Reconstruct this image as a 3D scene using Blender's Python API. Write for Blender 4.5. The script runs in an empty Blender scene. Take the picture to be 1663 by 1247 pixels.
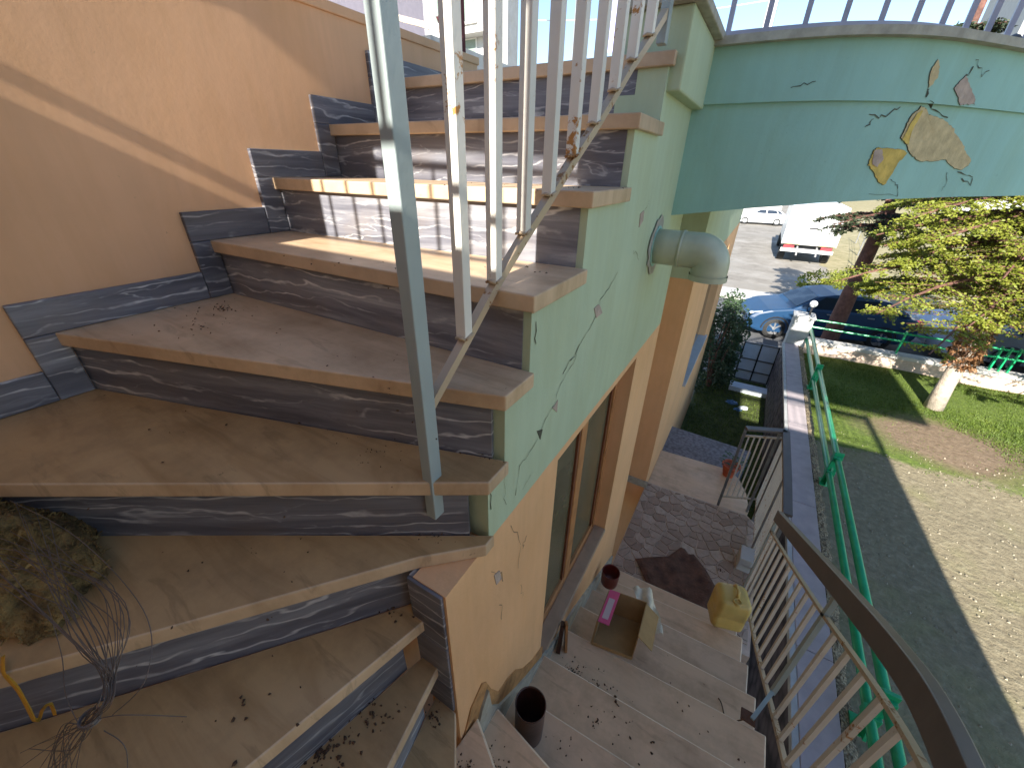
import bpy, math, random
from mathutils import Vector, Matrix
random.seed(7)
S = bpy.context.scene
COL = S.collection

# ------------------------------------------------------------------ camera
cam_d = bpy.data.cameras.new('camera')
cam = bpy.data.objects.new('camera', cam_d); COL.objects.link(cam)
cam_d.sensor_width = 36; cam_d.lens = 635.9/1663*36
cam_d.clip_start = 0.02; cam_d.clip_end = 2000
RM = Matrix(((0.857380, -0.260704, 0.443771), (0.514440, 0.407549, -0.754490), (0.015840, 0.875178, 0.483541)))
cam.matrix_world = RM.to_4x4()
S.camera = cam

# ------------------------------------------------------------------ sky, sun, exposure
SUN_SLOPE = 0.56                      # the light falls 0.56 m per metre along +Y
elev = math.atan(SUN_SLOPE)
W = bpy.data.worlds.new("World"); S.world = W; W.use_nodes = True
nt = W.node_tree; nt.nodes.clear()
sky = nt.nodes.new('ShaderNodeTexSky'); sky.sky_type = 'NISHITA'; sky.sun_disc = False
sky.sun_elevation = elev; sky.sun_rotation = math.radians(177.1); sky.altitude = 500
sky.air_density = 1.0; sky.dust_density = 0.0; sky.ozone_density = 2.0
bg = nt.nodes.new('ShaderNodeBackground'); bg.inputs[1].default_value = 0.10
wo = nt.nodes.new('ShaderNodeOutputWorld')
nt.links.new(sky.outputs[0], bg.inputs[0]); nt.links.new(bg.outputs[0], wo.inputs[0])
sl = bpy.data.lights.new('sun', 'SUN'); sl.energy = 4.7; sl.angle = math.radians(0.5); sl.color = (1, .95, .86)
sun = bpy.data.objects.new('sun', sl); COL.objects.link(sun); sun.location = (0, -30, 20)
sun.rotation_euler = (math.pi/2 - elev, 0, math.radians(2.9))
S.view_settings.view_transform = 'Standard'; S.view_settings.look = 'None'
S.view_settings.exposure = 1.55; S.view_settings.gamma = 1
S.view_settings.use_curve_mapping = False

# ------------------------------------------------------------------ material helpers
def new_mat(name):
    m = bpy.data.materials.new(name); m.use_nodes = True
    n = m.node_tree; n.nodes.clear()
    out = n.nodes.new('ShaderNodeOutputMaterial'); b = n.nodes.new('ShaderNodeBsdfPrincipled')
    n.links.new(b.outputs[0], out.inputs[0])
    return m, n, b
def N(n, t, **kw):
    x = n.nodes.new(t)
    for k, v in kw.items(): setattr(x, k, v)
    return x
def ramp(n, fac, stops, interp='LINEAR'):
    r = N(n, 'ShaderNodeValToRGB'); r.color_ramp.interpolation = interp
    e = r.color_ramp.elements
    while len(e) < len(stops): e.new(0.5)
    for i, (p, c) in enumerate(stops):
        e[i].position = p; e[i].color = (c[0], c[1], c[2], 1) if not isinstance(c, (int, float)) else (c, c, c, 1)
    n.links.new(fac, r.inputs[0]); return r.outputs[0]
def mixc(n, fac, a, b, mode='MIX'):
    m = N(n, 'ShaderNodeMix', data_type='RGBA', blend_type=mode)
    for sock, v in ((m.inputs[0], fac), (m.inputs[6], a), (m.inputs[7], b)):
        if isinstance(v, (int, float)): sock.default_value = v
        elif isinstance(v, tuple): sock.default_value = (v[0], v[1], v[2], 1)
        else: n.links.new(v, sock)
    return m.outputs[2]
def noise(n, vec, scale, detail=5, rough=.55, dist=0.0):
    t = N(n, 'ShaderNodeTexNoise'); t.inputs['Scale'].default_value = scale
    t.inputs['Detail'].default_value = detail; t.inputs['Roughness'].default_value = rough
    t.inputs['Distortion'].default_value = dist
    if vec: n.links.new(vec, t.inputs['Vector'])
    return t.outputs[0]
def pos(n, scale=(1,1,1), rot=(0,0,0), rnd=0.0):
    g = N(n, 'ShaderNodeNewGeometry'); v = g.outputs['Position']
    if rnd:
        oi = N(n, 'ShaderNodeObjectInfo'); mu = N(n, 'ShaderNodeVectorMath', operation='SCALE')
        mu.inputs[0].default_value = (rnd, rnd*1.7, rnd*.6); n.links.new(oi.outputs['Random'], mu.inputs['Scale'])
        ad = N(n, 'ShaderNodeVectorMath', operation='ADD'); n.links.new(v, ad.inputs[0]); n.links.new(mu.outputs[0], ad.inputs[1]); v = ad.outputs[0]
    mp = N(n, 'ShaderNodeMapping'); mp.inputs['Scale'].default_value = scale; mp.inputs['Rotation'].default_value = rot
    n.links.new(v, mp.inputs[0]); return mp.outputs[0]
def bump(n, b, h, strength, dist=.01):
    u = N(n, 'ShaderNodeBump'); u.inputs['Strength'].default_value = strength; u.inputs['Distance'].default_value = dist
    n.links.new(h, u.inputs['Height']); n.links.new(u.outputs[0], b.inputs['Normal'])
def simple(name, col, rough=.6, metal=0, var=.25, scale=20, bmp=.1, rnd=0.0, bd=.004):
    m, n, b = new_mat(name)
    p = pos(n, rnd=rnd); f = noise(n, p, scale, 6)
    lo = tuple(c*(1-var) for c in col); hi = tuple(min(1, c*(1+var)) for c in col)
    c = ramp(n, f, [(.3, lo), (.7, hi)]); n.links.new(c, b.inputs['Base Color'])
    b.inputs['Roughness'].default_value = rough; b.inputs['Metallic'].default_value = metal
    if bmp: bump(n, b, noise(n, p, scale*4, 5), bmp, bd)
    return m

M = {}
# ---- plaster with a painted green band above z = -0.765 (house) or plain peach
def plaster(name, base, green=None, stain=(.42,.26,.13), dirt=.5, bm=.18):
    m, n, b = new_mat(name)
    p = pos(n)
    big = noise(n, p, 1.7, 5, .6); mid = noise(n, p, 9, 6, .65); fine = noise(n, p, 90, 4, .6)
    c = mixc(n, ramp(n, big, [(.35, 0), (.7, 1)]), base, tuple(x*.86 for x in base))
    if green:
        sep = N(n, 'ShaderNodeSeparateXYZ'); n.links.new(p, sep.inputs[0])
        ma = N(n, 'ShaderNodeMath', operation='MULTIPLY_ADD'); n.links.new(mid, ma.inputs[0]); ma.inputs[1].default_value = .012
        n.links.new(sep.outputs[2], ma.inputs[2])
        gt = N(n, 'ShaderNodeMath', operation='GREATER_THAN'); n.links.new(ma.outputs[0], gt.inputs[0]); gt.inputs[1].default_value = -.748
        gc = mixc(n, ramp(n, big, [(.35, 0), (.7, 1)]), green, tuple(x*.88 for x in green))
        c = mixc(n, gt.outputs[0], c, gc)
    mot = ramp(n, noise(n, pos(n, (3, 3, 1.1)), 1.5, 6, .7, .6), [(.42, 0), (.72, .55)])
    c = mixc(n, mot, c, (.90, .84, .70), 'MULTIPLY')
    roll = ramp(n, noise(n, pos(n, (26, 26, 1.3)), 1.0, 3, .6), [(.4, (.975, .975, .975)), (.6, (1.01, 1.01, 1.01))])
    c = mixc(n, 1.0, c, roll, 'MULTIPLY')
    # run marks and scuffs
    ps = pos(n, (14, 14, 1.6)); streak = noise(n, ps, 1.2, 5, .7)
    c = mixc(n, ramp(n, streak, [(.55, 0), (.85, .28*dirt)]), c, stain)
    sp = ramp(n, noise(n, p, 34, 6, .75, .4), [(.66, 0), (.70, .75*dirt)])
    msk = ramp(n, noise(n, p, 3.1, 3), [(.48, 0), (.62, 1)])
    mu = N(n, 'ShaderNodeMath', operation='MULTIPLY'); n.links.new(sp, mu.inputs[0]); n.links.new(msk, mu.inputs[1])
    c = mixc(n, mu.outputs[0], c, tuple(x*.45 for x in stain))
    n.links.new(c, b.inputs['Base Color']); b.inputs['Roughness'].default_value = .82
    ad = N(n, 'ShaderNodeMath', operation='MULTIPLY_ADD'); n.links.new(mid, ad.inputs[0]); ad.inputs[1].default_value = 2.2; n.links.new(fine, ad.inputs[2])
    bump(n, b, ad.outputs[0], bm, .004)
    return m
PEACH = (.80, .46, .23); GREEN = (.46, .55, .38); MINT = (.30, .52, .46)
M['house'] = plaster('house_plaster', PEACH, GREEN)
M['peach'] = plaster('peach_plaster', (.78, .46, .255), dirt=.8, bm=.05)
M['mint'] = plaster('mint_plaster', MINT, stain=(.2,.28,.2), dirt=.8)
M['white_plaster'] = plaster('white_plaster', (.50, .50, .50), stain=(.4,.36,.3))
M['bare'] = simple('bare_render', (.50, .40, .22), .9, var=.2, scale=30, bmp=.5)
M['ochre'] = simple('ochre_render', (.55, .40, .10), .9, var=.25, scale=25, bmp=.5)
M['raw'] = simple('raw_pink_render', (.42, .33, .27), .9, var=.2, scale=30, bmp=.5)
M['crack'] = simple('crack_shadow', (.075, .075, .05), .95, var=.3, bmp=0)
M['peelbrown'] = simple('bare_wall_base', (.40, .21, .08), .95, var=.35, scale=25, bmp=.5)
M['cement'] = simple('grey_cement', (.36, .34, .28), .9, var=.2, scale=25, bmp=.4)

# ---- blue grey veined marble
def grey_marble(name, ax):
    m, n, b = new_mat(name)
    sc = (1.3, 1.3, 7.5)
    p = pos(n, sc, (0, 0, 0), rnd=9.0)
    warp = noise(n, p, 1.2, 6, .65, .6)
    w2 = noise(n, pos(n, (.9, .9, 13), (.10, .06, 0), rnd=9.0), 1.6, 7, .68, .5)
    cl = ramp(n, w2, [(.28, (.055, .055, .066)), (.46, (.10, .10, .118)), (.62, (.17, .17, .185)), (.76, (.32, .32, .33))])
    wv = N(n, 'ShaderNodeTexNoise'); wv.inputs['Scale'].default_value = 1.5; wv.inputs['Detail'].default_value = 5
    wv.inputs['Roughness'].default_value = .55; wv.inputs['Distortion'].default_value = .5; n.links.new(pos(n, (1.1, 1.1, 6.5), (.12, -.08, 0), rnd=9.0), wv.inputs['Vector'])
    gate = ramp(n, warp, [(.45, 0), (.62, 1)])
    vein = ramp(n, wv.outputs[0], [(.492, 0), (.5, .6), (.508, 0)])
    mu = N(n, 'ShaderNodeMath', operation='MULTIPLY'); n.links.new(vein, mu.inputs[0]); n.links.new(gate, mu.inputs[1])
    c = mixc(n, mu.outputs[0], cl, (.52, .52, .51))
    wt = N(n, 'ShaderNodeTexWave', bands_direction='Z'); wt.inputs['Scale'].default_value = 5.5; wt.inputs['Distortion'].default_value = 13
    wt.inputs['Detail'].default_value = 3.5; wt.inputs['Detail Scale'].default_value = .9; wt.inputs['Detail Roughness'].default_value = .6
    n.links.new(pos(n, (.55, .55, 1.6), (.16, .13, 0), rnd=11.0), wt.inputs['Vector'])
    s3 = ramp(n, wt.outputs['Fac'], [(.90, 0), (.965, .55), (1.0, 1)])
    g3 = ramp(n, noise(n, pos(n, (1, 1, 2.5), rnd=4.0), 3.2, 5, .7), [(.44, .05), (.60, .9)])
    m3 = N(n, 'ShaderNodeMath', operation='MULTIPLY'); n.links.new(s3, m3.inputs[0]); n.links.new(g3, m3.inputs[1])
    c = mixc(n, m3.outputs[0], c, (.50, .49, .48))
    blot = ramp(n, noise(n, p, 1.0, 6, .62, .7), [(.69, 0), (.73, .75)])
    c = mixc(n, blot, c, (.42, .40, .37))
    d = ramp(n, noise(n, pos(n), 6, 5, .6), [(.5, 0), (.8, .45)])
    c = mixc(n, d, c, (.16, .12, .085))
    oi = N(n, 'ShaderNodeObjectInfo'); c = mixc(n, 1.0, c, ramp(n, oi.outputs['Random'], [(0, (.85, .85, .88)), (.5, (1.05, 1.05, 1.08)), (1, (1.6, 1.6, 1.58))]), 'MULTIPLY')
    n.links.new(c, b.inputs['Base Color'])
    n.links.new(ramp(n, w2, [(.3, .32), (.7, .55)]), b.inputs['Roughness'])
    bump(n, b, noise(n, pos(n), 140, 3), .08, .002)
    return m
M['marble'] = grey_marble('grey_marble', 0)
# ---- beige limestone treads
def beige(name, a, bb, dirt, rot=.65):
    m, n, b = new_mat(name)
    p = pos(n, (1.5, 9, 2), (0, 0, rot), rnd=5.0)
    st = noise(n, p, 1.5, 6, .6, .8)
    c = ramp(n, st, [(.3, bb), (.52, a), (.75, tuple(min(1, x*1.08) for x in a))])
    ln = ramp(n, noise(n, p, 2.6, 5, .6, .5), [(.60, 0), (.66, .35), (.72, 0)])
    c = mixc(n, ln, c, tuple(x*.5 for x in bb))
    q = pos(n); dm = ramp(n, noise(n, q, 4.5, 6, .7), [(.45, 0), (.75, .6*dirt)])
    c = mixc(n, dm, c, (.20, .12, .055))
    sp = ramp(n, noise(n, q, 48, 4, .7, .3), [(.70, 0), (.74, .7*dirt)])
    c = mixc(n, sp, c, (.06, .035, .015))
    oi = N(n, 'ShaderNodeObjectInfo'); c = mixc(n, 1.0, c, ramp(n, oi.outputs['Random'], [(0, (.84, .84, .86)), (1, (1.0, .98, .95))]), 'MULTIPLY')
    n.links.new(c, b.inputs['Base Color'])
    n.links.new(ramp(n, noise(n, q, 7, 4), [(.3, .35), (.7, .62)]), b.inputs['Roughness'])
    bump(n, b, noise(n, q, 60, 4), .12, .002)
    return m
M['tread'] = beige('beige_marble', (.64, .46, .29), (.50, .34, .20), .7)
M['tread_gold'] = beige('stained_golden_marble', (.52, .33, .15), (.38, .22, .085), 1.0)
M['tread_low'] = beige('worn_beige_marble', (.72, .50, .32), (.64, .43, .27), .8, .2)

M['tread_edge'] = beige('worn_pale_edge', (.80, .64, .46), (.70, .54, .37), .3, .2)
# ---- white enamel with rust
def painted_steel(name, col, rust, amount):
    m, n, b = new_mat(name)
    p = pos(n); f = noise(n, p, 38, 6, .7, .3); g = noise(n, pos(n, (1, 1, .5)), 7, 4)
    mu = N(n, 'ShaderNodeMath', operation='MULTIPLY'); n.links.new(f, mu.inputs[0]); n.links.new(g, mu.inputs[1])
    k = ramp(n, mu.outputs[0], [(amount, 0), (amount+.035, 1)])
    cc = ramp(n, noise(n, p, 6, 4), [(.3, tuple(x*.85 for x in col)), (.7, col)])
    c = mixc(n, k, cc, rust); n.links.new(c, b.inputs['Base Color'])
    n.links.new(ramp(n, mu.outputs[0], [(amount, .38), (amount+.04, .9)]), b.inputs['Roughness'])
    bump(n, b, f, .25, .002)
    return m
M['baluster'] = painted_steel('white_painted_steel', (.78, .74, .66), (.42, .20, .06), .33)
M['stringer_bar'] = painted_steel('dirty_cream_steel', (.50, .38, .25), (.28, .14, .05), .31)
M['post_paint'] = painted_steel('grey_blue_steel', (.33, .385, .38), (.30, .26, .16), .37)
M['low_bal'] = painted_steel('cream_painted_steel', (.66, .60, .52), (.40, .20, .08), .36)
M['handrail'] = simple('brown_handrail', (.10, .08, .07), .42, var=.12, scale=12, bmp=.05)
M['green_paint'] = simple('green_gloss_paint', (.01, .33, .13), .3, var=.2, scale=9, bmp=.08)
M['lilac_rail'] = simple('grey_lilac_steel', (.34, .33, .40), .45, var=.1, scale=12, bmp=.05)
M['pipe'] = simple('painted_pipe', (.40, .43, .32), .34, var=.22, scale=8, bmp=.05)
M['wood'] = simple('window_wood', (.42, .19, .07), .45, var=.25, scale=14, bmp=.1)
M['wood_dark'] = simple('reddish_wood', (.16, .05, .02), .45, var=.25, scale=14, bmp=.1)
M['sill'] = simple('brown_stone_sill', (.40, .27, .17), .6, var=.12, scale=16, bmp=.1)
m, n, b = new_mat('window_glass_dark'); M['glass'] = m
c = ramp(n, noise(n, pos(n, (1, 1, 1)), 3, 4, .6, .8), [(.3, (.10, .09, .05)), (.7, (.17, .15, .085))])
n.links.new(c, b.inputs['Base Color']); b.inputs['Roughness'].default_value = .25
M['shutter'] = simple('green_grey_shutter', (.20, .25, .21), .5, var=.1, scale=10)
# stone paving
def pebble(name, cols, scale, rough=.8, bm=.8):
    m, n, b = new_mat(name); p = pos(n)
    v = N(n, 'ShaderNodeTexVoronoi'); v.inputs['Scale'].default_value = scale; n.links.new(p, v.inputs['Vector'])
    c = ramp(n, v.outputs['Distance'], [(.0, cols[0]), (.45, cols[1]), (.8, cols[2])])
    c = mixc(n, ramp(n, noise(n, p, 5, 5), [(.4, 0), (.8, .5)]), c, cols[2])
    n.links.new(c, b.inputs['Base Color']); b.inputs['Roughness'].default_value = rough
    bump(n, b, v.outputs['Distance'], bm, .012); return m
M['pebble'] = pebble('pebble_render', ((.45, .38, .27), (.26, .20, .12), (.07, .05, .03)), 60)
M['purple_stone'] = pebble('purple_stone_wall', ((.17, .14, .15), (.12, .10, .11), (.04, .035, .04)), 9, bm=.5)
M['cap'] = simple('lilac_grey_wall_cap', (.42, .36, .37), .85, var=.12, scale=7, bmp=.2)
M['cap_edge'] = simple('pale_cap_edge', (.46, .46, .45), .85, var=.12, scale=9, bmp=.2)
M['mortar'] = simple('landing_mortar', (.55, .42, .33), .9, var=.15, scale=25, bmp=.4)
def stone_mat():
    m, n, b = new_mat('crazy_paving_stone'); oi = N(n, 'ShaderNodeObjectInfo'); p = pos(n)
    c = ramp(n, oi.outputs['Random'], [(0, (.30, .20, .14)), (.5, (.40, .29, .22)), (1, (.48, .37, .29))])
    c = mixc(n, ramp(n, noise(n, p, 30, 5), [(.4, 0), (.8, .5)]), c, (.17, .10, .06))
    n.links.new(c, b.inputs['Base Color']); b.inputs['Roughness'].default_value = .6
    bump(n, b, noise(n, p, 60, 4), .2, .003); return m
M['paver'] = stone_mat()
M['grey_path'] = pebble('grey_mosaic_path', ((.24, .23, .25), (.20, .19, .21), (.12, .11, .12)), 30, bm=.3)

# ground
def ground_mat():
    m, n, b = new_mat('garden_soil_and_grass'); p = pos(n)
    sep = N(n, 'ShaderNodeSeparateXYZ'); n.links.new(p, sep.inputs[0])
    wob = noise(n, p, 1.1, 6, .6); w2 = noise(n, p, 14, 5, .7)
    def lin(sock, k, add):
        a = N(n, 'ShaderNodeMath', operation='MULTIPLY_ADD'); n.links.new(sock, a.inputs[0]); a.inputs[1].default_value = k
        if isinstance(add, (int, float)): a.inputs[2].default_value = add
        else: n.links.new(add, a.inputs[2])
        return a.outputs[0]
    gm = lin(wob, 1.1, lin(sep.outputs[1], 1, -7.0))        # grass begins about y = 6.45
    grass_mask = ramp(n, gm, [(.0, 0), (.1, 1)])
    gravel = ramp(n, w2, [(.3, (.16, .13, .08)), (.55, (.235, .195, .12)), (.75, (.31, .27, .18))])
    v = N(n, 'ShaderNodeTexVoronoi'); v.inputs['Scale'].default_value = 38; n.links.new(p, v.inputs['Vector'])
    st = ramp(n, v.outputs['Distance'], [(.12, 1), (.2, 0)])
    stm = ramp(n, noise(n, p, 2.3, 3), [(.5, 0), (.75, .12)])
    mu = N(n, 'ShaderNodeMath', operation='MULTIPLY'); n.links.new(st, mu.inputs[0]); n.links.new(stm, mu.inputs[1])
    gravel = mixc(n, mu.outputs[0], gravel, (.55, .52, .45))
    moss = ramp(n, noise(n, p, 1.6, 5), [(.5, 0), (.75, .45)]); gravel = mixc(n, moss, gravel, (.20, .21, .06))
    gr = ramp(n, noise(n, p, 22, 5, .7), [(.3, (.055, .085, .012)), (.6, (.12, .17, .02)), (.8, (.20, .22, .045))])
    soil = ramp(n, w2, [(.3, (.13, .085, .05)), (.7, (.25, .18, .115))])
    # bare path through the grass
    d = N(n, 'ShaderNodeVectorMath', operation='DISTANCE'); n.links.new(pos(n, (.75, 1, 1)), d.inputs[0]); d.inputs[1].default_value = (2.9*.75+.2, 7.35, -3.5)
    bare = ramp(n, lin(wob, .8, lin(d.outputs['Value'], 1, -.4)), [(.55, 1), (.95, 0)])
    gr = mixc(n, bare, gr, soil)
    n.links.new(mixc(n, grass_mask, gravel, gr), b.inputs['Base Color']); b.inputs['Roughness'].default_value = .95
    bump(n, b, w2, .8, .03); return m
M['garden'] = ground_mat()
def lot_mat():
    m, n, b = new_mat('pale_gravel_lot'); p = pos(n)
    f = noise(n, p, .7, 7, .7); c = ramp(n, f, [(.3, (.17, .15, .125)), (.5, (.26, .235, .20)), (.7, (.36, .335, .30))])
    c = mixc(n, ramp(n, noise(n, p, .35, 3), [(.55, 0), (.62, .6)]), c, (.22, .2, .17))
    sep = N(n, 'ShaderNodeSeparateXYZ'); n.links.new(p, sep.inputs[0])
    ma = N(n, 'ShaderNodeMath', operation='MULTIPLY_ADD'); n.links.new(sep.outputs[0], ma.inputs[0]); ma.inputs[1].default_value = 1
    k = N(n, 'ShaderNodeMath', operation='MULTIPLY_ADD'); n.links.new(sep.outputs[1], k.inputs[0]); k.inputs[1].default_value = -.055; k.inputs[2].default_value = -2.0
    n.links.new(k.outputs[0], ma.inputs[2])
    wob = N(n, 'ShaderNodeMath', operation='MULTIPLY_ADD'); n.links.new(f, wob.inputs[0]); wob.inputs[1].default_value = 2; n.links.new(ma.outputs[0], wob.inputs[2])
    c = mixc(n, ramp(n, wob.outputs[0], [(.9, 0), (1.0, .85)]), c, ramp(n, noise(n, p, 3, 5), [(.3, (.20, .18, .06)), (.7, (.40, .33, .18))]))
    n.links.new(c, b.inputs['Base Color']); b.inputs['Roughness'].default_value = .95; bump(n, b, f, .4, .05); return m
M['lot'] = lot_mat()
M['road'] = simple('asphalt', (.11, .11, .115), .85, var=.2, scale=10, bmp=.3)
M['kerb'] = simple('pale_kerb', (.48, .46, .43), .85, var=.1, scale=10, bmp=.2)
M['yard'] = simple('yard_grass', (.06, .075, .018), .95, var=.5, scale=9, bmp=.8, bd=.03)
M['bark'] = simple('pale_bark', (.48, .40, .32), .9, var=.3, scale=16, bmp=.7, bd=.02)
M['bark_red'] = simple('dark_red_bark', (.16, .075, .055), .9, var=.4, scale=10, bmp=.8, bd=.03)
def leafm(name, a, bcol, c3, tr=.25):
    m, n, b = new_mat(name); p = pos(n)
    c = ramp(n, noise(n, p, 5, 5, .7), [(.3, a), (.55, bcol), (.75, c3)])
    n.links.new(c, b.inputs['Base Color']); b.inputs['Roughness'].default_value = .6
    t = N(n, 'ShaderNodeBsdfTranslucent'); n.links.new(c, t.inputs[0])
    mx = N(n, 'ShaderNodeMixShader'); mx.inputs[0].default_value = tr
    out = [x for x in n.nodes if x.type == 'OUTPUT_MATERIAL'][0]
    n.links.new(b.outputs[0], mx.inputs[1]); n.links.new(t.outputs[0], mx.inputs[2]); n.links.new(mx.outputs[0], out.inputs[0])
    return m
M['needles'] = leafm('yellow_green_needles', (.11, .15, .015), (.24, .265, .03), (.36, .345, .05), .3)
M['dark_needles'] = leafm('dark_needles', (.02, .03, .012), (.035, .05, .02), (.055, .07, .03), .1)
M['bush'] = leafm('laurel_leaves', (.02, .045, .018), (.05, .09, .04), (.11, .16, .09), .15)
M['deadleaf'] = leafm('dry_leaves', (.10, .045, .02), (.25, .12, .05), (.42, .26, .14), .2)
M['grass'] = leafm('grass_blades', (.06, .10, .012), (.12, .18, .022), (.20, .24, .04), .3)
M['white_paint'] = simple('white_vehicle_paint', (.74, .74, .72), .35, var=.04, scale=3, bmp=0)
M['blue_paint'] = simple('dark_blue_car_paint', (.010, .045, .11), .4, metal=0, var=.1, scale=3, bmp=0)
M['silver'] = simple('silver_grey_paint', (.30, .31, .34), .3, metal=.4, var=.06, scale=3, bmp=0)
M['paleblue'] = simple('pale_blue_paint', (.50, .56, .66), .35, var=.05, scale=3, bmp=0)
M['rubber'] = simple('rubber', (.02, .02, .02), .8, var=.2, bmp=0)
M['chrome'] = simple('alloy', (.55, .55, .56), .3, metal=.8, var=.1, bmp=0)
M['dark'] = simple('dark_plastic', (.025, .025, .028), .5, var=.2, bmp=0)
M['cglass'] = simple('car_glass', (.02, .03, .045), .08, var=.1, bmp=0)
M['red_lens'] = simple('red_lens', (.42, .06, .07), .2, var=.1, bmp=0)
M['lens'] = simple('clear_lens', (.6, .62, .62), .15, var=.1, bmp=0)
M['yellow'] = simple('reflective_yellow', (.70, .62, .22), .5, var=.05, bmp=0)
M['globe'] = simple('opal_globe', (.75, .76, .78), .3, var=.03, bmp=0)
M['terracotta'] = simple('terracotta', (.45, .09, .035), .7, var=.2, scale=20)
M['can_in'] = simple('dark_red_brown_enamel', (.055, .022, .016), .3, var=.25, scale=14, bmp=.1)
M['can_red'] = simple('dark_red_plastic', (.13, .018, .012), .4, var=.2, scale=14, bmp=.1)
M['card'] = simple('brown_cardboard', (.36, .22, .09), .9, var=.12, scale=18, bmp=.15)
M['pink'] = simple('pink_print', (.72, .09, .24), .5, var=.08, scale=10, bmp=0)
M['label'] = simple('pale_label', (.62, .50, .52), .5, var=.06, scale=10, bmp=0)
M['jerry'] = simple('yellowed_plastic', (.60, .43, .13), .4, var=.12, scale=10, bmp=.1)
b = [x for x in M['jerry'].node_tree.nodes if x.type == 'BSDF_PRINCIPLED'][0]; b.inputs['Subsurface Weight'].default_value = .25; b.inputs['Subsurface Radius'].default_value = (.03, .02, .008)
M['rag'] = simple('dirty_brown_cloth', (.115, .055, .035), .95, var=.45, scale=14, bmp=.7, bd=.01)
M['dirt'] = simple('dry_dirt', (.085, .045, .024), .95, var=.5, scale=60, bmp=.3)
M['wool'] = simple('brown_mineral_wool', (.24, .15, .05), .95, var=.65, scale=22, bmp=1.0, bd=.02)
M['wire'] = simple('grey_wire', (.12, .09, .075), .5, var=.2, scale=30, bmp=0)
M['tape'] = simple('yellow_tape', (.62, .33, .03), .5, var=.15, scale=30, bmp=0)
M['linen'] = simple('white_linen', (.72, .64, .48), .9, var=.15, scale=30, bmp=.5)
M['orange'] = simple('orange_cloth', (.75, .25, .10), .9, var=.1, bmp=.2)
M['cream'] = simple('cream_cloth', (.70, .60, .34), .9, var=.1, bmp=.2)
M['lilac'] = simple('lilac_cloth', (.45, .45, .75), .9, var=.1, bmp=.2)
M['maroon'] = simple('maroon_fabric', (.07, .012, .015), .9, var=.3, bmp=.3)
M['panel'] = simple('pale_blue_sheet', (.72, .78, .86), .5, var=.08, scale=6, bmp=.05)
M['rooftile'] = simple('orange_eave', (.60, .28, .12), .8, var=.2, scale=4, bmp=.2)
M['bluebag'] = simple('blue_plastic', (.10, .22, .42), .4, var=.3, scale=15, bmp=.3)
M['gravel'] = simple('gravel_stone', (.30, .26, .19), .9, var=.3, scale=30, bmp=0)
M['steel_dull'] = simple('dull_steel', (.20, .20, .20), .5, metal=.5, var=.2, bmp=.1)

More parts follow.
